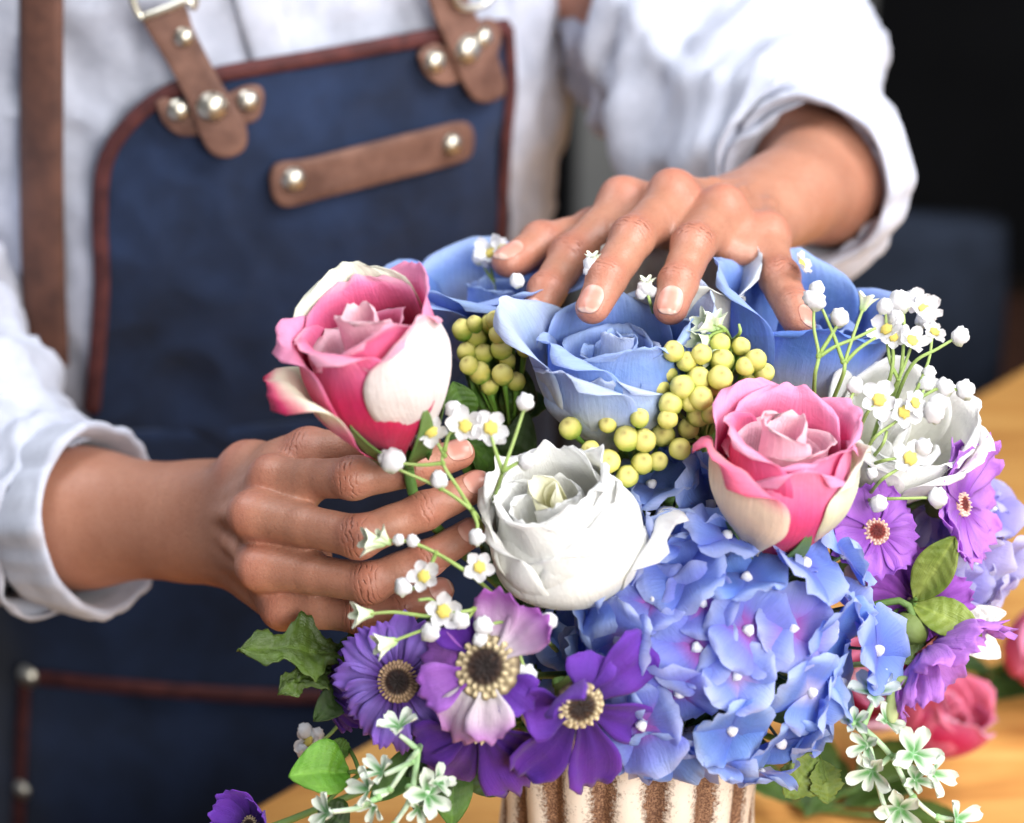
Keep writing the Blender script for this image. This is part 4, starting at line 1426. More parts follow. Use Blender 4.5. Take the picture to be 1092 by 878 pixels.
daisy('anemone', 'deep purple flower with broad petals drooping over the vase', 618, 752, -.088, (.30, -.26, .90), .0350, 7, PUR, 23, CENA, None, droop=.26, cr=.30, width=.0215, notch=.03, roll=.5,
      special={4: DEEP}, cup=.25, drs={2: -1.2, 1: .35, 0: .2, 3: .2}, lens=[1.05, .62, .60, .66, 1.2, 1.32, 1.2])
daisy('anemone', 'purple flower hanging face down between its two neighbours', 512, 772, -.080, (-.05, -.34, .94), .0400, 9, PUR, 33, CENA, None, droop=.25, cr=.22, width=.0200, notch=.08, roll=.1, skip=(0, 1, 2, 3, 4),
      lens=[1, 1, 1, 1, 1, .8, 1.0, 1.1, .9])
daisy('daisy', 'mauve daisy with a dark red heart, beside the pink rose', 934, 567, -.036, (.12, .15, .97), .0210, 9, MAU, 43, CENR, G_D, droop=.06, cr=.30, notch=.10, width=.0170)
LIL = (rgb(150, 76, 190), rgb(204, 140, 234), rgb(206, 138, 234))
daisy('daisy', 'mauve daisy turned sideways at the far right', 1024, 538, -.016, (.72, .10, .62), .0300, 13, LIL, 53, CENR, G_D, droop=-.22, cr=.20, notch=.10, width=.0200)
daisy('daisy', 'mauve daisy seen from behind, lowest at the right', 988, 690, -.036, (.62, -.74, .16), .0330, 14, LIL, 63, CENR, G_D, droop=-.40, cr=.20, notch=.10, width=.0200)
daisy('daisy', 'magenta daisy half hidden by green leaves at the right', 982, 648, -.022, (.1, -.05, .99), .0260, 12, (rgb(110, 40, 130), rgb(168, 86, 200), rgb(182, 104, 212)), 73, CENR, G_D, droop=.15, cr=.30, notch=.08)
daisy('daisy', 'dark purple daisy in the shade left of the violet daisy', 352, 735, -.030, (-.8, -.1, .35), .0200, 12, DEEP, 83, CENB, G_D, droop=.3, cr=.3)
daisy('anemone', 'purple flower cut off by the bottom left edge', 268, 880, -.040, (-.2, .1, .5), .0150, 7, PUR, 93, CENA, None, droop=-.9, cr=.3, width=.012)

# ------------------------------------------------------------------ berries
def berry_mesh(seed):
    b = MB()
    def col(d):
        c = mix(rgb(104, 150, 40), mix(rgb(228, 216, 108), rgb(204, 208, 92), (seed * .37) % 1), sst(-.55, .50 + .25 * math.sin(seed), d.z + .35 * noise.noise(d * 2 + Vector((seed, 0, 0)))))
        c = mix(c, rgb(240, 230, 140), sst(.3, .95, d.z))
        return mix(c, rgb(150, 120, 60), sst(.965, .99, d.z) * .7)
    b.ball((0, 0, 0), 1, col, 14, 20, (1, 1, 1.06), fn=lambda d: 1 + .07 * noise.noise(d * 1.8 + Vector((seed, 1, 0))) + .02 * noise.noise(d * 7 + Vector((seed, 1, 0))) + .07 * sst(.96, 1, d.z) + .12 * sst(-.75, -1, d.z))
    return b.mesh('berry', M_BERRY)
BERRY = [berry_mesh(k * 3.7) for k in range(6)]
def berries(label, pos, root, w0, rpx, group, facing=(0, .35, .9)):
    """pos: [(px, py, dw)], root pixel where the stalks meet"""
    rt = P(*root)
    o = thing('berry_sprig', label, 'berries', rt, None, group)
    m = W2L(o)
    sk = MB()
    hubs = {}
    for i, (x, y, dw) in enumerate(pos):
        p = m @ P(x, y, w0 + dw)
        r = (rpx * (1 + rng.uniform(-.20, .10))) * S_PX
        d = (Vd(*facing) * .6 + (p).normalized() * .8 + Vector((rng.uniform(-.2, .2), rng.uniform(-.2, .2), rng.uniform(-.2, .2)))).normalized()
        x_ = d.orthogonal().normalized(); y_ = d.cross(x_)
        M = Matrix((x_, y_, d)).transposed().to_4x4() @ Matrix.Scale(r, 4); M.translation = p
        f = bpy.data.objects.new('berry', BERRY[i % 6]); COL.objects.link(f); f.parent = o; f.matrix_local = M
        sk.tube([Vector((0, 0, 0)), p * .5 - d * .006, p - d * r * .9], lambda u: .0008 + .0006 * sst(.7, 1, u), rgb(96, 140, 52), 6, n=7)
    e = m @ MOUTH
    sk.tube([Vector((0, 0, 0)), e * .5, e], .0016, rgb(88, 128, 52), 6, n=8)
    sk.build('stalks', M_GREEN, o)
    return o
G_B = 'yellow berry sprigs in the bouquet'
C1 = [(718, 375), (732, 386), (711, 400), (703, 414), (728, 413), (715, 431), (745, 404), (747, 425), (736, 430), (768, 403), (770, 385), (768, 367), (790, 370), (795, 391), (815, 398), (768, 433), (757, 442), (780, 429),
      (734, 457), (725, 479), (707, 464), (748, 378), (745, 443), (800, 412), (758, 414), (806, 384)]
C2 = [(648, 452), (630, 480), (608, 457), (649, 492), (668, 468), (682, 446), (687, 470), (685, 494), (669, 508), (712, 447), (702, 492)]
berries('cluster of yellow berries right of the blue rose, above the pink rose', [(x, y, rng.uniform(-.006, .006)) for x, y in C1], (752, 470, .02), -.050, 11.8, G_B)
berries('cluster of yellow berries between the blue rose and the white rose', [(x, y, rng.uniform(-.005, .005)) for x, y in C2], (680, 520, .01), -.052, 12.0, G_B)
C3 = [(540, 333), (523, 345), (506, 346), (532, 357), (498, 376), (516, 377), (512, 398), (541, 385), (550, 407), (560, 372), (494, 352), (535, 372), (528, 342), (500, 390), (522, 412), (536, 400), (546, 356), (508, 360)]
berries('yellow green berry sprig between the left pink rose and the blue rose', [(x, y, rng.uniform(-.006, .006)) for x, y in C3], (545, 480, .02), -.008, 11, G_B)
C4 = [(766, 310), (778, 322), (765, 327), (782, 308), (790, 296), (772, 296), (800, 305), (788, 333), (760, 340), (775, 345), (795, 320)]
berries('blurred berry sprig in the shade under the upper hand', [(x, y, rng.uniform(-.006, .006)) for x, y in C4], (780, 400, .05), .055, 9, G_B)

# ------------------------------------------------------------------ leaves
def leaf(parent, base, tip, width, up, curl=.15, fold_=.12, cols=(rgb(52, 84, 30), rgb(96, 132, 54)), lobes=0, lobe=.3, seed=0, wav=.05, shape=1.0, name='leaf', nu=26, nv=12, M=None):
    """leaf blade from base to tip (world points), its face turned to `up`"""
    base, tip = Vector(base), Vector(tip)
    ax = tip - base; Ln = ax.length; ax.normalize()
    n = Vector(up); n = (n - ax * n.dot(ax)).normalized(); la = n.cross(ax)
    m = W2L(parent)
    b = MB()
    def fn(u, v):
        s = v * 2 - 1
        w_ = width * .5 * (math.sin(math.pi * min(1, u ** shape)) ** .75 if 0 < u < 1 else 0) + .0004
        if lobes: w_ *= 1 + .06 * math.cos(u * 60 + s)
        if lobes: w_ *= 1 + lobe * math.cos(2 * math.pi * (u * lobes + .1)) * sst(.05, .25, u)
        x = u * Ln - (abs(s) * Ln * .03 if lobes else 0)
        y = s * w_
        z = -curl * Ln * (u - .3) ** 2 + fold_ * abs(y) * 1.6 + wav * Ln * .5 * noise.noise(Vector((u * 3, s * 1.5, seed)))
        z += (.0003 + .0005 * (lobes > 0)) * noise.noise(Vector((u * 22, s * 12, seed))) * 1.5
        z += .0003 * math.cos(u * 42 + abs(s) * 6) * (abs(s) > .05)
        rib = math.exp(-(s * 9) ** 2)
        vein = max(0, math.cos(u * 42 + abs(s) * 7)) ** 6 * (name == 'leaf')
        c = mix(cols[0], cols[1], .5 + .8 * noise.noise(Vector((u * 2.5, s * 1.2, seed + 3))))
        c = mix(c, cols[1] * 1.35, .45 * rib + .09 * vein)
        return m @ (base + ax * x + la * y + n * z), c
    b.grid(fn, nu, nv)
    return b.build(name, M_LEAF, parent, thick=.0004)

VUP = (0, .25, 1)
def leaf_sprig(name, label, base_px, leaves, stem_to=True, group=None, stemcol=rgb(92, 124, 56), cat='leaves', loc=None):
    """leaves: [(base px py w, tip px py w, width m, up dir, kw)]"""
    o = thing(name, label, cat, P(*base_px) if loc is None else loc, None, group)
    m = W2L(o)
    sk = MB()
    for i, (a, t, wdt, up, kw) in enumerate(leaves):
        leaf(o, P(*a), P(*t), wdt, Vd(*up), seed=i * 3.1 + base_px[0] * .01, **kw)
        q = m @ P(*a)
        sk.tube([Vector((0, 0, 0)), q * .5 + Vector((0, 0, .001)), q + (m @ P(*t) - q) * .04], .0010, stemcol, 6, n=6)
    if stem_to:
        e = m @ MOUTH
        sk.tube([Vector((0, 0, 0)), e * .5, e], .0015, stemcol, 6, n=8)
    sk.build('stem', M_GREEN, o)
    return o
OAK = dict(cols=(rgb(44, 62, 22), rgb(90, 116, 44)), lobes=2.2, lobe=.36, wav=.16, curl=.15, shape=.8, nu=44, nv=18)
BRT = dict(cols=(rgb(86, 150, 30), rgb(140, 196, 80)), wav=.10, curl=.5, fold_=.3)
OLV = dict(cols=(rgb(104, 124, 40), rgb(150, 164, 76)), wav=.04, curl=.15)
DRK = dict(cols=(rgb(28, 48, 18), rgb(62, 92, 34)), wav=.10, curl=.25)
MID = dict(cols=(rgb(56, 92, 30), rgb(100, 140, 56)), wav=.08, curl=.25)
leaf_sprig('leaf_sprig', 'lobed dark green leaves under the hand at the left', (372, 700, -.030), [
    ((366, 697, -.032), (258, 687, -.058), .023, (.1, .6, .8), OAK),
    ((352, 704, -.034), (298, 738, -.054), .015, (-.1, .2, 1), OAK),
    ((385, 705, -.03), (378, 655, -.038), .012, (-.2, .2, 1), OAK),
    ((384, 725, -.03), (336, 766, -.044), .013, (0, .3, 1), DRK)])
leaf_sprig('leaf_sprig', 'bright green curled leaf near the bottom left corner', (384, 826, -.040), [
    ((374, 824, -.044), (314, 822, -.056), .024, (0, .5, .8), BRT),
    ((374, 800, -.03), (352, 796, -.04), .008, (0, .3, .9), MID),
    ((340, 862, -.05), (372, 882, -.05), .016, (.2, .5, .8), DRK)])
leaf_sprig('leaf_sprig', 'dark green leaves hanging below the purple flowers', (470, 790, -.030), [
    ((460, 782, -.034), (404, 772, -.044), .013, (0, .6, .7), DRK),
    ((470, 795, -.034), (448, 872, -.044), .020, (-.2, .1, 1), DRK),
    ((478, 800, -.030), (484, 880, -.040), .018, (.3, .1, 1), MID),
    ((470, 795, -.030), (395, 850, -.044), .016, (-.2, .4, .9), MID),
    ((490, 790, -.02), (530, 850, -.02), .018, (.2, .1, 1), DRK)])
leaf_sprig('leaf_sprig', 'olive green pointed leaves over the magenta daisy at the right', (962, 648, -.020), [
    ((976, 641, -.032), (1017, 574, -.044), .0165, (-.3, .1, .9), OLV),
    ((974, 644, -.032), (1047, 676, -.046), .0170, (.1, .4, .9), OLV),
    ((944, 664, -.030), (986, 712, -.042), .0160, (.2, .2, .9), dict(cols=(rgb(72, 92, 36), rgb(104, 126, 56)), wav=.05))])
leaf_sprig('leaf_sprig', 'small pointed green leaf below the large blue hydrangea', (862, 800, -.02), [
    ((872, 806, -.034), (838, 852, -.036), .018, (.2, .2, .95), dict(cols=(rgb(96, 120, 40), rgb(132, 152, 70)), lobes=3, lobe=.12)),
    ((876, 812, -.034), (884, 858, -.036), .014, (.2, .2, .95), dict(cols=(rgb(96, 120, 40), rgb(132, 152, 70)), lobes=3, lobe=.12))])
# greenery filling the gaps between the flowers
FILL = [
    ('green leaves behind the berries and the white rose', (700, 520, .035), [((690, 500, .0), (660, 440, -.006), .016), ((680, 530, .0), (700, 590, -.010), .016), ((700, 520, .0), (742, 545, -.008), .015), ((690, 560, .0), (676, 606, -.012), .015)]),
    ('green leaves in the shade between the left pink rose and the white rose', (545, 540, .025), [((540, 530, .01), (505, 470, -.01), .017), ((545, 520, .01), (560, 440, .0), .016), ((530, 540, .01), (486, 452, -.015), .014), ((540, 560, .0), (520, 600, -.01), .015)]),
    ('dark leaves beneath the white rose, over the purple flowers', (590, 690, .01), [((600, 680, .0), (640, 650, -.020), .018), ((590, 690, -.01), (565, 640, -.025), .016), ((585, 690, -.01), (600, 730, -.03), .018), ((575, 690, -.01), (540, 660, -.03), .015), ((590, 700, -.01), (645, 720, -.02), .016)]),
    ('dark leaves tucked under the lower hand beside the violet daisy', (440, 690, -.01), [((440, 690, -.01), (405, 660, -.02), .014), ((450, 690, -.01), (480, 660, -.03), .014), ((455, 690, -.02), (500, 690, -.04), .014), ((440, 700, -.01), (400, 700, -.02), .013)]),
    ('leaves behind the little finger and the blue rose', (775, 400, .06), [((775, 400, .06), (760, 330, .06), .018), ((785, 390, .06), (800, 320, .06), .018), ((770, 400, .06), (730, 350, .06), .018), ((790, 400, .05), (830, 400, .03), .018)]),
    ('leaves between the loose white rose and the mauve daisies', (920, 540, .01), [((920, 530, .0), (905, 480, -.01), .015), ((925, 540, .0), (965, 520, -.01), .015), ((920, 545, .0), (890, 584, -.02), .012), ((930, 560, .0), (960, 610, -.015), .016)]),
    ('leaves behind the berry sprig left of the pale blue rose', (540, 440, .045), [((530, 440, .04), (500, 385, .03), .016), ((540, 430, .04), (545, 370, .03), .016), ((550, 440, .03), (580, 430, .01), .015), ((520, 440, .03), (505, 420, .01), .014), ((520, 440, .01), (515, 350, -.002), .018), ((545, 450, .01), (560, 400, -.004), .016), ((500, 450, .0), (484, 410, -.01), .014)]),
    ('dark leaves behind the large blue hydrangea', (780, 660, .02), [((780, 660, .0), (720, 620, -.01), .022), ((790, 650, .0), (850, 610, -.01), .022), ((800, 680, .0), (890, 680, -.01), .024), ((770, 690, .0), (700, 700, -.01), .022), ((790, 700, .0), (850, 770, -.02), .024), ((770, 700, .0), (730, 770, -.02), .022), ((780, 660, .0), (790, 600, -.005), .02)]),
    ('shaded leaves round the rim of the vase', (672, 775, .02), [((650, 780, .0), (600, 790, -.03), .018), ((680, 780, .0), (660, 760, -.04), .018), ((700, 780, .0), (740, 800, -.035), .018), ((690, 770, .0), (830, 800, -.01), .022), ((650, 770, .0), (560, 770, -.02), .02)]),
]
for lab_, bp, lv in FILL:
    leaf_sprig('leaf_sprig', lab_, bp, [(a, t, w_, (rng.uniform(-.4, .4), .4, .8), DRK if (i % 2) else MID) for i, (a, t, w_) in enumerate(lv)], group='green leaf sprigs filling the bouquet')

# ------------------------------------------------------------------ sprays of tiny white blossoms
def blossom_mesh(seed, n=5, r=.0060, cup=.25, tint=(240, 240, 244)):
    b = MB(); rr = random.Random(seed)
    ctr = b.vert((0, 0, 0), rgb(232, 226, 150))
    for k in range(n):
        a0 = 2 * math.pi * k / n + rr.uniform(-.12, .12); rk = r * rr.uniform(.88, 1.12); rows = []
        for i in range(1, 6):
            t = i / 5; row = []
            for j in range(5):
                s = j / 2 - 1
                w_ = rk * .50 * (.45 + .55 * t) * max(.2, 1 - max(0, (t - .5) / .5) ** 2.6) ** .5
                x = rk * t * (1 - .12 * s * s * t); y = s * w_
                z = rk * cup * t * t + rk * .14 * s * s * t + rk * .15 * noise.noise(Vector((k * 2.2, t * 2, seed + s)))
                ca, sa = math.cos(a0), math.sin(a0)
                row.append(b.vert((x * ca - y * sa, x * sa + y * ca, z), mix(rgb(226, 228, 190), rgb(*tint), sst(.1, .4, t)), (s, t, k * .2)))
            rows.append(row)
        for j in range(4): b.f.append((ctr, rows[0][j], rows[0][j + 1]))
        for i in range(4):
            for j in range(4): b.f.append((rows[i][j], rows[i + 1][j], rows[i + 1][j + 1], rows[i][j + 1]))
    return b.mesh('blossom', M_PETAL)
BLOS = [blossom_mesh(k * 5.1, cup=.1 + .12 * (k % 4), r=.0056 + .0002 * (k % 5)) for k in range(8)]
def heart_mesh():
    b = MB()
    b.ball((0, 0, .0007), .0021, lambda d: mix(rgb(206, 180, 60), rgb(238, 224, 130), .5 + .5 * math.sin(7 * math.atan2(d.y, d.x)) * (1 - d.z)), 8, 14, (1, 1, .45), fn=lambda d: 1 + .16 * math.sin(6 * math.atan2(d.y, d.x)) * (1 - d.z ** 2))
    return b.mesh('blossom_heart', M_BEAD)
HEART = heart_mesh()
def bud_mesh(seed):
    b = MB()
    b.ball((0, 0, 0), 1, lambda d: mix(rgb(206, 214, 180), rgb(240, 240, 244), sst(-.95, -.5, d.z)), 9, 12, (1, 1, 1.08),
           fn=lambda d: 1 + .30 * noise.noise(d * 2.2 + Vector((seed, 0, 0))) + .08 * noise.noise(d * 6 + Vector((seed, 0, 0))) + .05 * math.cos(5 * math.atan2(d.y, d.x)) * (1 - d.z ** 2))
    return b.mesh('bud', M_BEAD)
BUDS = [bud_mesh(k * 2.3) for k in range(8)]
def calyx_mesh(col=rgb(226, 232, 214)):
    b = MB()
    c0 = b.vert((0, 0, -.004), rgb(170, 200, 120))
    n = 30; rows = []
    for i in range(1, 6):
        t = i / 5; row = []
        for j in range(n):
            a = 2 * math.pi * j / n
            st = .5 + .5 * math.cos(5 * a)
            r = .0010 + .0030 * t ** 2 * (.35 + .65 * st)
            row.append(b.vert((r * math.cos(a), r * math.sin(a), -.004 + .0055 * t + .0012 * st * t), mix(rgb(150, 190, 100), col, t), (0, t, 0)))
        rows.append(row)
    for j in range(n): b.f.append((c0, rows[0][(j + 1) % n], rows[0][j]))
    for i in range(4):
        for j in range(n): b.f.append((rows[i][j], rows[i][(j + 1) % n], rows[i + 1][(j + 1) % n], rows[i + 1][j]))
    return b.mesh('open_calyx', M_BEAD)
CALYX = calyx_mesh()

def put(o, me, pos, d, s, name, roll=None):
    z = Vector(d).normalized(); x = z.orthogonal().normalized()
    x = Matrix.Rotation(rng.uniform(0, 6.28) if roll is None else roll, 3, z) @ x
    M = Matrix((x, z.cross(x), z)).transposed().to_4x4() @ Matrix.Scale(s, 4); M.translation = pos
    f = bpy.data.objects.new(name, me); COL.objects.link(f); f.parent = o; f.matrix_local = M
    return f

def spray(label, w0, stems, flowers=(), buds=(), calyxes=(), group='sprays of tiny white blossoms', stemr=.00072, col=rgb(140, 168, 84), root=None, sc=1.0):
    """stems: [[(px, py[, dw])...]] ; flowers: (px, py, size, (facing)[, dw]); all in photo pixels round depth w0"""
    first = stems[0][0]
    o = thing('blossom_spray', label, 'flowers', P(first[0], first[1], w0 + (first[2] if len(first) > 2 else 0)), None, group)
    m = W2L(o)
    def q(t): return m @ P(t[0], t[1], w0 + (t[2] if len(t) > 2 else 0))
    sk = MB()
    if root: sk.tube([Vector((0, 0, 0)), (m @ P(*root)) * .5, m @ P(*root), m @ MOUTH], stemr * 1.4, col, 6, n=14)
    else: sk.tube([Vector((0, 0, 0)), (m @ MOUTH) * .5, m @ MOUTH], stemr * 1.4, col, 6, n=10)
    for s in stems:
        pts = [q(t) for t in s]
        sk.tube(pts, lambda u: stemr * (1.3 - .45 * u), col, 6, n=5 * (len(pts) - 1), col2=mix(np.array(col), rgb(190, 210, 140), .5))
    for s in stems:
        sk.ball(q(s[0]), stemr * 1.7, col, 5, 8)
    sk.build('stem', M_GREEN, o)
    for i, f in enumerate(flowers):
        pos = q((f[0], f[1], f[4] if len(f) > 4 else -.001))
        e = put(o, BLOS[int(rng.random() * 8)], pos, Vd(*f[3]), f[2] * sc * .92 * rng.uniform(.88, 1.08), 'blossom')
        h = bpy.data.objects.new('blossom_heart', HEART); COL.objects.link(h); h.parent = e
    for i, f in enumerate(buds):
        put(o, BUDS[int(rng.random() * 8)], q((f[0], f[1], f[3] if len(f) > 3 else 0)), Vector((rng.uniform(-.5, .5), rng.uniform(-.3, .3), 1)), (f[2] if len(f) > 2 else 9) * S_PX * rng.uniform(.92, 1.05), 'bud')
    for f in calyxes:
        put(o, CALYX, q((f[0], f[1], f[4] if len(f) > 4 else 0)), Vd(*f[3]), f[2], 'open_calyx')
    return o

spray('spray of tiny white flowers in front of the fingers, under the left pink rose', -.083,
      [[(512, 556, .02), (503, 544), (470, 521), (423, 500)], [(503, 544), (488, 520), (472, 494), (474, 478)], [(472, 494), (450, 496), (428, 494)],
       [(474, 486), (464, 468)], [(474, 480), (480, 462), (494, 462)], [(503, 544), (509, 560), (506, 572)], [(470, 521), (466, 514)]],
      [(460, 461, 1.45, (-.1, .35, .9)), (496, 455, 1.55, (.05, .2, 1)), (523, 457, 1.60, (.15, .2, 1))],
      [(418, 491, 11), (411, 488, 8), (424, 489, 8), (468, 512, 9), (508, 573, 7.5), (484, 437, 8)], root=(520, 590, .0))
spray('tall thin white blossom stem over the left edge of the white rose', -.086,
      [[(527, 530, .02), (536, 503), (548, 470), (559, 436)], [(536, 503), (528, 480), (524, 466)], [(536, 503), (552, 494), (562, 492)]],
      [(526, 464, .9, (.3, .3, .9), .004)],
      [(560, 429, 9), (562, 492, 8), (551, 300, 8, .09)], root=(530, 590, .0))
spray('spray of tiny white flowers across the lower fingers above the violet daisy', -.086,
      [[(527, 634, .03), (500, 612), (465, 590), (432, 577), (402, 578)], [(500, 612), (508, 606)], [(527, 634, .03), (505, 650), (474, 654)], [(474, 654), (455, 657), (420, 653), (392, 655)],
       [(465, 590), (458, 606), (452, 618)], [(452, 620), (440, 628), (432, 627)], [(474, 654), (460, 640), (446, 640)], [(505, 650), (498, 662)], [(474, 654, .004), (460, 668), (440, 676), (414, 686)]],
      [(452, 615, 1.40, (-.1, .2, 1)), (511, 605, 1.25, (.2, .1, 1)), (473, 652, 1.40, (.0, .1, 1))],
      [(430, 626, 8), (491, 661, 9), (459, 674, 9), (440, 577, 6), (425, 576, 6)],
      [(397, 578, 1.7, (-.9, .1, .3)), (386, 655, 1.5, (-.9, .0, .4)), (410, 687, 1.6, (-.9, -.2, .3)), (408, 574, 1.2, (-.7, .6, .3))], root=(560, 680, .0))
spray('drooping spray of white buds beside the white and lilac flower', -.088,
      [[(590, 690, .04), (566, 668), (548, 664), (531, 664), (520, 668)], [(548, 664), (552, 690), (560, 716)], [(548, 664), (562, 660), (576, 664)]],
      [], [(580, 666, 10), (586, 662, 8), (561, 721, 10), (554, 717, 8), (566, 728, 8), (516, 668, 9), (512, 682, 7), (574, 672, 7)], root=(600, 700, .0))
spray('few thin stems of white buds right of the little finger', -.050,
      [[(868, 425, .02), (869, 400), (873, 379), (868, 350), (868, 328)], [(873, 379), (890, 352), (895, 342)], [(886, 432, .02), (899, 400), (902, 383), (912, 352), (922, 325)],
       [(899, 386), (888, 355), (877, 330)], [(902, 386), (916, 372), (934, 360)], [(873, 381), (890, 370), (914, 360), (934, 350)]],
      [(854, 282, 1.3, (.6, .3, .4), .05)], [(871, 321, 10), (865, 318, 8), (871, 308, 8), (895, 339, 9)], [(923, 322, 1.3, (.3, .9, .2))], root=(870, 480, .0))
spray('airy spray of tiny white flowers above the loose white rose, topmost at the right', -.030,
      [[(940, 440, .02), (958, 405), (968, 380), (972, 368)], [(945, 440, .02), (960, 400), (964, 350), (962, 325)], [(950, 440, .02), (972, 390), (1000, 372), (1020, 360)], [(955, 440, .02), (975, 420), (990, 385), (994, 360)],
       [(950, 440, .02), (975, 428), (1002, 414), (1026, 417)], [(935, 440, .02), (950, 400), (952, 372), (945, 358)], [(958, 405), (948, 380), (944, 330)], [(960, 440, .03), (980, 425), (987, 410)]],
      [(946, 352, 1.35, (-.5, .4, .6)), (985, 331, 1.5, (.2, .5, .8), .02), (980, 322, 1.3, (-.2, .6, .8), .024), (972, 364, 1.35, (.2, .5, .85)), (996, 355, 1.3, (.3, .6, .7), .012), (953, 360, 1.1, (-.2, .1, .9))],
      [(955, 339, 9), (944, 327, 9), (960, 322, 11), (962, 318, 8), (1024, 359, 10), (987, 409, 9), (1008, 413, 9), (1029, 416, 9), (987, 340, 10, .02), (975, 318, 9, .024), (990, 398, 8)], root=(920, 500, .02))
spray('spray of white star flowers lying on the loose white rose', -.048,
      [[(915, 500, .03), (905, 440), (912, 414)], [(912, 470, .02), (925, 440), (937, 430)], [(920, 500, .03), (930, 470), (958, 448)], [(920, 500, .03), (940, 492), (962, 488)], [(920, 500, .03), (940, 476), (946, 460)],
       [(925, 532, .02), (950, 532), (992, 531)], [(925, 530, .02), (940, 512), (960, 499)], [(925, 532, .02), (931, 536)], [(915, 470, .02), (895, 452), (905, 445)]],
      [(937, 427, 1.55, (.0, .25, 1)), (963, 440, 1.40, (.3, .1, .9)), (970, 489, 1.60, (.15, .1, 1)), (975, 430, 1.2, (.5, .2, .8))],
      [(912, 412, 9), (1000, 531, 10), (937, 537, 9), (985, 477, 9), (996, 440, 11), (1000, 430, 9), (930, 505, 6)], root=(905, 540, .0))
spray('blurred white blossoms at the right, above the sideways mauve daisy', .012,
      [[(975, 500, .02), (1000, 480), (1018, 470)], [(985, 500, .02), (1010, 462), (1024, 457)], [(990, 505, .02), (1004, 500), (1020, 480)]],
      [(1016, 475, 1.5, (.3, .3, .8)), (1004, 492, 1.5, (.2, .2, .9)), (1010, 508, 1.5, (.3, .2, .9)), (1000, 470, 1.3, (.2, .5, .8))],
      [(1025, 456, 9), (1012, 462, 9), (1026, 478, 10), (1020, 488, 10), (996, 462, 8)], root=(960, 560, .03))
spray('small white sprig between the fingers of the upper hand', -.022,
      [[(640, 330, .03), (637, 310), (632, 290)], [(700, 345, .03), (694, 325), (690, 312)], [(640, 330, .03), (660, 345, .03), (700, 345, .03)]],
      [], [(630, 282, 8), (636, 288, 7), (628, 290, 6), (634, 296, 6), (688, 308, 8), (695, 312, 7), (684, 313, 6)], [(632, 276, 1.0, (0, .9, .4)), (690, 302, 1.0, (0, .9, .4))], root=(680, 430, .03))
spray('white toothed sprig on the right shoulder of the pale blue rose', -.046,
      [[(780, 365, .02), (772, 350), (756, 345)], [(780, 365, .02), (789, 355), (788, 346)], [(772, 352), (758, 358), (752, 368)]],
      [], [(750, 350, 6), (748, 372, 7), (756, 376, 6)], [(752, 346, 1.7, (-.8, .4, .4)), (764, 343, 1.4, (-.2, .9, .4)), (748, 364, 1.7, (-.8, -.3, .5)), (760, 378, 1.5, (.1, -.6, .7))], root=(770, 420, .01))
spray('blurred white blossom behind the thumb of the upper hand', .045,
      [[(530, 330, .01), (526, 300), (522, 278)], [(526, 300), (516, 285)]],
      [(524, 271, 1.6, (-.3, .5, .7)), (536, 266, 1.3, (.2, .6, .7))], [(512, 274, 9), (520, 280, 8), (532, 278, 8)], root=(540, 400, .05))
spray('greyish white blossom beside the bright green leaf, low at the left', -.010,
      [[(372, 760, .01), (350, 785), (334, 792)]], [(330, 790, 1.5, (-.5, .2, .7)), (336, 800, 1.2, (-.1, -.2, .9))], [(326, 780, 9), (324, 800, 8), (338, 784, 8)], root=(420, 760, .0))

# ------------------------------------------------------------------ mint green and white sprigs
def mint_mesh(seed, n=5, r=.0080):
    b = MB(); rr = random.Random(seed)
    ctr = b.vert((0, 0, 0), rgb(150, 200, 150))
    for k in range(n):
        a0 = 2 * math.pi * k / n + rr.uniform(-.2, .2); rk = r * rr.uniform(.8, 1.12); rows = []; lift = rr.uniform(.35, 1.1)
        for i in range(1, 8):
            t = i / 7; row = []
            for j in range(7):
                s = j / 3 - 1
                w_ = rk * .33 * (.22 + .95 * t ** .7) * max(.12, 1 - max(0, (t - .5) / .5) ** 2.4) ** .5
                x = rk * t * (1 - .10 * s * s * t); y = s * w_
                z = rk * lift * t * (1 - .35 * t) + rk * .22 * s * s * t
                ca, sa = math.cos(a0), math.sin(a0)
                c = mix(rgb(92, 160, 84), rgb(232, 242, 230), sst(.20, .70, t * .75 + .40 * abs(s)))
                row.append(b.vert((x * ca - y * sa, x * sa + y * ca, z), c, (s, t, k * .2)))
            rows.append(row)
        for j in range(6): b.f.append((ctr, rows[0][j], rows[0][j + 1]))
        for i in range(6):
            for j in range(6): b.f.append((rows[i][j], rows[i + 1][j], rows[i + 1][j + 1], rows[i][j + 1]))
    return b.mesh('rosette', M_LEAF)
MINT = [mint_mesh(3), mint_mesh(8, 4), mint_mesh(12, 5, .0072)]
def mint(label, w0, stems, rosettes, root):
    first = stems[0][0]
    o = thing('mint_sprig', label, 'sprig', P(first[0], first[1], w0 + first[2]), None, 'mint green and white sprigs')
    m = W2L(o); sk = MB()
    q = lambda t: m @ P(t[0], t[1], w0 + (t[2] if len(t) > 2 else 0))
    sk.tube([Vector((0, 0, 0)), (m @ P(*root)), m @ MOUTH], .0014, rgb(110, 160, 84), 6, n=10)
    for s in stems:
        sk.tube([q(t) for t in s], lambda u: .0014 - .0004 * u, rgb(150, 196, 130), 7, n=5 * (len(s) - 1), col2=rgb(224, 238, 220))
    for s in stems: sk.ball(q(s[0]), .0017, rgb(160, 204, 140), 5, 8)
    sk.build('stem', M_GREEN, o)
    for i, (x, y, s, d, dw) in enumerate(rosettes):
        put(o, MINT[i % 3], q((x, y, dw)), Vd(*d), s * .84 * rng.uniform(.75, 1.15), 'rosette')
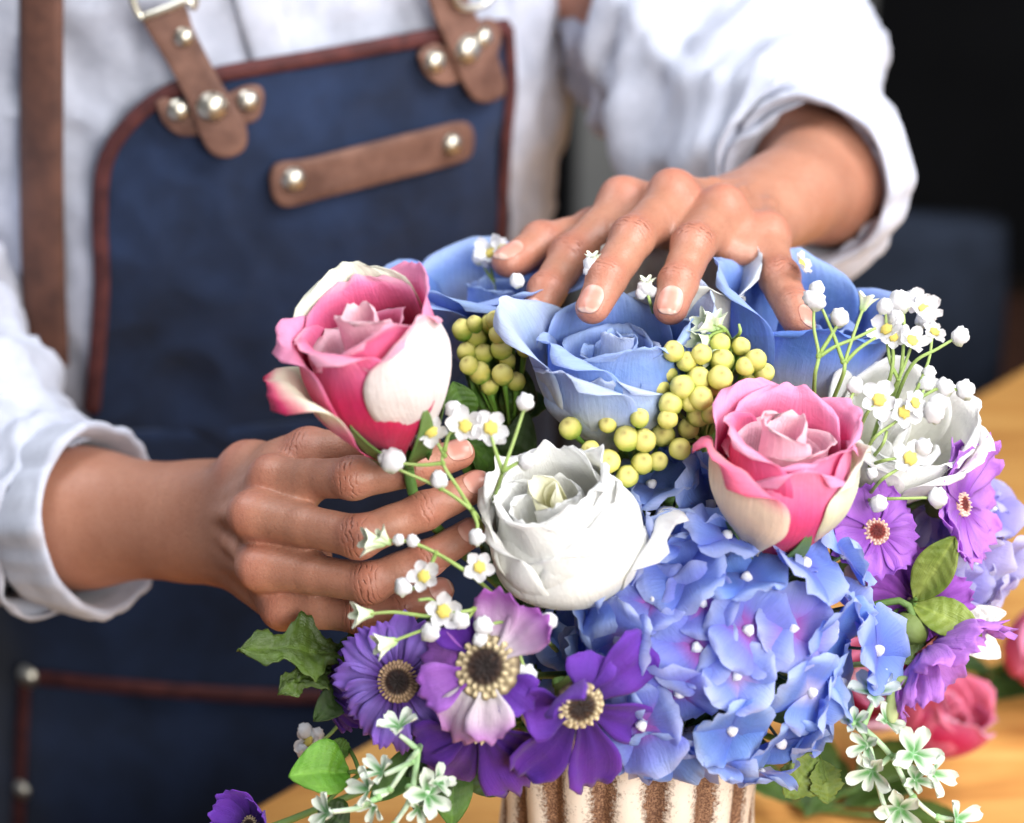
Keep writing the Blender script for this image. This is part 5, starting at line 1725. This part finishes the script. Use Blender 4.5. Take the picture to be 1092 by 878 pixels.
mint('mint green sprig with white tipped leaves under the violet daisy', -.078,
     [[(450, 790, .03), (446, 800), (436, 812), (416, 842), (404, 850)], [(446, 800), (438, 850), (420, 880)], [(446, 800), (434, 790), (426, 784)], [(440, 812), (424, 820), (410, 826)],
      [(436, 840), (450, 842), (458, 846)], [(404, 850), (380, 862), (352, 866)], [(420, 880), (410, 900)], [(416, 842), (398, 846)]],
     [(426, 776, 1.5, (-.1, .8, .5), 0), (394, 842, 1.6, (-.7, .3, .6), 0), (408, 824, 1.3, (-.5, .6, .5), 0), (456, 848, 1.5, (.3, .2, .9), 0), (446, 862, 1.0, (0, -.3, .9), 0), (400, 858, 1.1, (-.5, -.4, .6), 0), (350, 868, 1.5, (-.6, .3, .5), .004), (466, 836, 1.0, (.6, .4, .6), 0)],
     (470, 770, .0))
mint('mint green and white sprig trailing down at the lower right', -.052,
     [[(900, 764, .03), (920, 776), (950, 806), (974, 850), (1006, 878)], [(920, 776), (930, 752), (934, 742)], [(930, 786), (925, 800)], [(950, 806), (935, 820)], [(950, 806), (968, 808), (980, 806)],
      [(956, 815), (985, 822)], [(966, 836), (975, 832)], [(974, 850), (962, 862)], [(1000, 872), (1016, 874)], [(905, 768), (925, 790), (940, 850), (960, 900)]],
     [(932, 740, 1.5, (.0, .7, .6), 0), (924, 795, 1.5, (-.5, .0, .8), 0), (930, 822, 1.6, (-.4, -.2, .8), 0), (974, 804, 1.7, (.2, .3, .9), 0), (994, 824, 1.4, (.6, .0, .8), 0), (976, 832, 1.5, (.2, .3, .9), 0), (960, 862, 1.6, (-.2, -.2, .9), 0), (1020, 874, 1.5, (.5, .3, .8), 0), (912, 770, 1.2, (-.2, .3, .9), 0), (945, 770, 1.1, (.4, .5, .7), 0)],
     (860, 760, .0))
# pale green buds beside the olive leaves, and the white petal tips
o = thing('bud_sprig', 'pale green twin buds hanging below the olive leaves at the right', 'sprig', P(940, 706, -.03), None)
m = W2L(o); sk = MB(); e = m @ MOUTH
sk.tube([Vector((0, 0, 0)), e * .5, e], .0013, rgb(150, 176, 110), 6, n=8)
for a, t in (((940, 706, -.03), (962, 728, -.05)), ((940, 706, -.03), (952, 742, -.05))):
    sk.tube([m @ P(*a), m @ P((a[0] + t[0]) / 2 + 3, (a[1] + t[1]) / 2 - 3, -.04), m @ P(*t)], .0013, rgb(150, 176, 110), 6, n=6)
sk.build('stem', M_GREEN, o)
for x, y, d in ((972, 730, (.9, -.2, .3)), (952, 752, (-.1, -.95, .3))):
    b = MB(); b.ball((0, 0, 0), .0052, lambda d: mix(rgb(150, 176, 96), rgb(206, 214, 158), .5 + .5 * d.z), 10, 12, (.62, .62, 1.5))
    me_ = b.mesh('bud', M_BERRY); put(o, me_, m @ P(x, y, -.05), Vd(*d), 1.0, 'bud')
wp = thing('white_lily', 'white flower with narrow petals at the far right, half hidden', 'flower', P(1010, 668, -.004), basis((.8, .1, .55)))
for k, (dx, dy, wd3) in enumerate([(1072, 652, .011), (1068, 700, .014), (1000, 640, .012), (1030, 690, .016)]):
    leaf(wp, P(1012, 668, -.006), P(dx, dy, -.014), wd3, Vd(-.2, .5, .9), cols=(rgb(226, 226, 214), rgb(240, 238, 236)), name='petal', seed=k)
add_stem(wp, (0, 0, 0), .0018)

# foam that carries the stems
b = MB()
b.ball((0, 0, 0), .047, (1, 1, 1), 24, 36, (1, 1, .62), fn=lambda d: 1 + .10 * noise.noise(d * 3) + .05 * noise.noise(d * 9))
fm = b.build('flower_foam', simple('moss_foam', rgb(22, 34, 16), rgb(48, 64, 30), 120, .95, bscale=300, bdist=.002, bstr=.8, spec=.1), None)
fm.location = (VX, VY, VZ + .002)
tag(fm, 'dark green foam mound filling the mouth of the vase', 'foam')

# ------------------------------------------------------------------ things lying on the table and standing behind it
def table_pt(px, py, h=0.0):
    d = CM @ Vector(((px - 546) * K, (439 - py) * K, -1))
    return C0 + d * ((h - CAMZ) / d.z)
def lying_rose(label, px, py, axis, H, R, seed, styles, leaves):
    loc = table_pt(px, py, R * .98)
    o = thing('pink_rose', label, 'rose', loc, basis(axis), 'pink roses lying on the table')
    for L_ in swirl(H * .95, R * .85, 4, styles, seed, lo=.2, hi=.7) + [pp(a, 1.15, H * (.95 + .03 * i), R * (.85 + .04 * i), styles[i % len(styles)], seed + 20 + i, flare=.02, lip=.12) for i, a in enumerate((90, -30, 210, 30, -90, 150))]:
        rose_petal(o, **L_)
    b = MB(); b.ball((0, 0, .003), R * .3, rgb(96, 134, 62)); b.build('calyx', M_GREEN, o)
    b = MB(); b.tube([Vector((0, 0, 0)), Vector((0, 0, -.05)), W2L(o) @ (Vector(loc) + (basis(axis) @ Vector((0, 0, -.14))) * 1.0 + Vector((0, 0, -R * .5)))], .0025, rgb(86, 124, 56), 7, n=8)
    b.build('stem', M_GREEN, o)
    return o
def st_red(t, s, q): return mix(rgb(236, 70, 120), rgb(252, 150, 184), t)
lying_rose('deep pink rose lying on the table behind the mint sprig', 978, 800, (.35, .65, .5), .050, .024, 301.0, [st_red, st_hot, st_red], 2)
lying_rose('light pink rose lying on the table at the right edge of the view', 1086, 706, (.3, .3, .8), .055, .028, 331.0, [st_pink, st_red, st_pink], 2)
lying_rose('blush pink rose on the table just behind the blue hydrangea', 930, 745, (-.2, .4, .9), .052, .028, 361.0, [st_pink, st_blush, st_pink], 2)
for lab_, spots in (('dark green leaves lying on the table behind the vase', [(860, 870, 60, .05), (900, 860, 20, .05), (880, 845, 100, .055), (930, 870, -20, .05), (845, 855, 140, .05), (915, 840, 40, .05)]),
                    ('green leaves lying by the pink rose at the right edge', [(1050, 745, 20, .05), (1080, 735, 60, .045), (1060, 720, 160, .04)])):
    b0 = table_pt(spots[0][0], spots[0][1])
    o = thing('loose_leaves', lab_, 'leaves', b0)
    m = W2L(o); sk = MB()
    for k, (x, y, an, ln) in enumerate(spots):
        a = table_pt(x, y, .006 + .003 * k)
        t = a + Vector((math.cos(R_(an)) * ln, math.sin(R_(an)) * ln, .010))
        leaf(o, a, t, ln * .55, Vector((0, 0, 1)), cols=(rgb(40, 64, 24), rgb(84, 112, 44)), seed=k + x)
        sk.tube([Vector((0, 0, .004)), m @ a], .0012, rgb(80, 110, 50), 6, n=4)
    sk.build('stem', M_GREEN, o)

# slate chair and brown cupboard far behind on the right
q = P(935, 300, 1.05)
ch = thing('chair', 'dark slate upholstered chair blurred behind the right arm', 'chair', (q.x, q.y, -.75))
m = W2L(ch)
b = MB()
def back_fn(u, v):
    a = v * 2 * math.pi
    x = .135 * math.copysign(abs(math.cos(a)) ** .45, math.cos(a)) * (1 - .10 * u ** 4)
    y = .045 * math.copysign(abs(math.sin(a)) ** .6, math.sin(a)) * (1 - .3 * u ** 6)
    return Vector((x * (1 if u < .999 else .0), y * (1 if u < .999 else 0), .42 + u * (q.z + .75 + .075 - .42))), (1, 1, 1)
b.grid(back_fn, 30, 40, wrap=True); b.build('backrest', M_BLUECLOTH, ch)
b = MB()
b.grid(lambda u, v: (Vector((.2 * math.copysign(abs(math.cos(v * 6.283)) ** .5, math.cos(v * 6.283)) * (0 if u in (0, 1) else 1), -.16 + .2 * math.copysign(abs(math.sin(v * 6.283)) ** .5, math.sin(v * 6.283)) * (0 if u in (0, 1) else 1), .38 + .09 * u)), (1, 1, 1)), 8, 36, wrap=True)
b.build('seat', M_BLUECLOTH, ch)
for sx in (-1, 1):
    for sy in (-.30, .0):
        b = MB(); b.tube([Vector((sx * .15, sy, 0)), Vector((sx * .14, sy, .40))], lambda u: .014 + .006 * u, sides=10); b.build('leg', M_BROWN, ch)
q = P(1085, 380, 1.6)
cb = thing('sideboard', 'brown wooden sideboard blurred at the right edge behind the table', 'sideboard', (q.x, q.y, -.75))
def box(name, mat, par, lo, hi):
    b = MB()
    for x in (lo[0], hi[0]):
        for y in (lo[1], hi[1]):
            for z in (lo[2], hi[2]): b.vert((x, y, z))
    b.f += [(0, 1, 3, 2), (4, 6, 7, 5), (0, 4, 5, 1), (2, 3, 7, 6), (0, 2, 6, 4), (1, 5, 7, 3)]
    o = b.build(name, mat, par)
    o.data.polygons.foreach_set('use_smooth', [False] * 6)
    bv = o.modifiers.new('bev', 'BEVEL'); bv.width = .006; bv.segments = 2
    return o
top = q.z + .75 - .02
box('carcass', M_BROWN, cb, (-.22, -.2, .10), (.6, .25, top - .03))
box('top', M_BROWN, cb, (-.24, -.22, top - .028), (.62, .27, top))
for k in range(2):
    d = box('door', M_BROWN, cb, (-.20 + k * .40, -.222, .14), (.18 + k * .40, -.202, top - .06))
    box('handle', M_METAL, d, (.13 + k * .12, -.245, top * .6), (.15 + k * .12, -.225, top * .6 + .1))
for x in (-.18, .56):
    for y in (-.16, .2): box('leg', M_BROWN, cb, (x - .02, y - .02, 0), (x + .02, y + .02, .099))
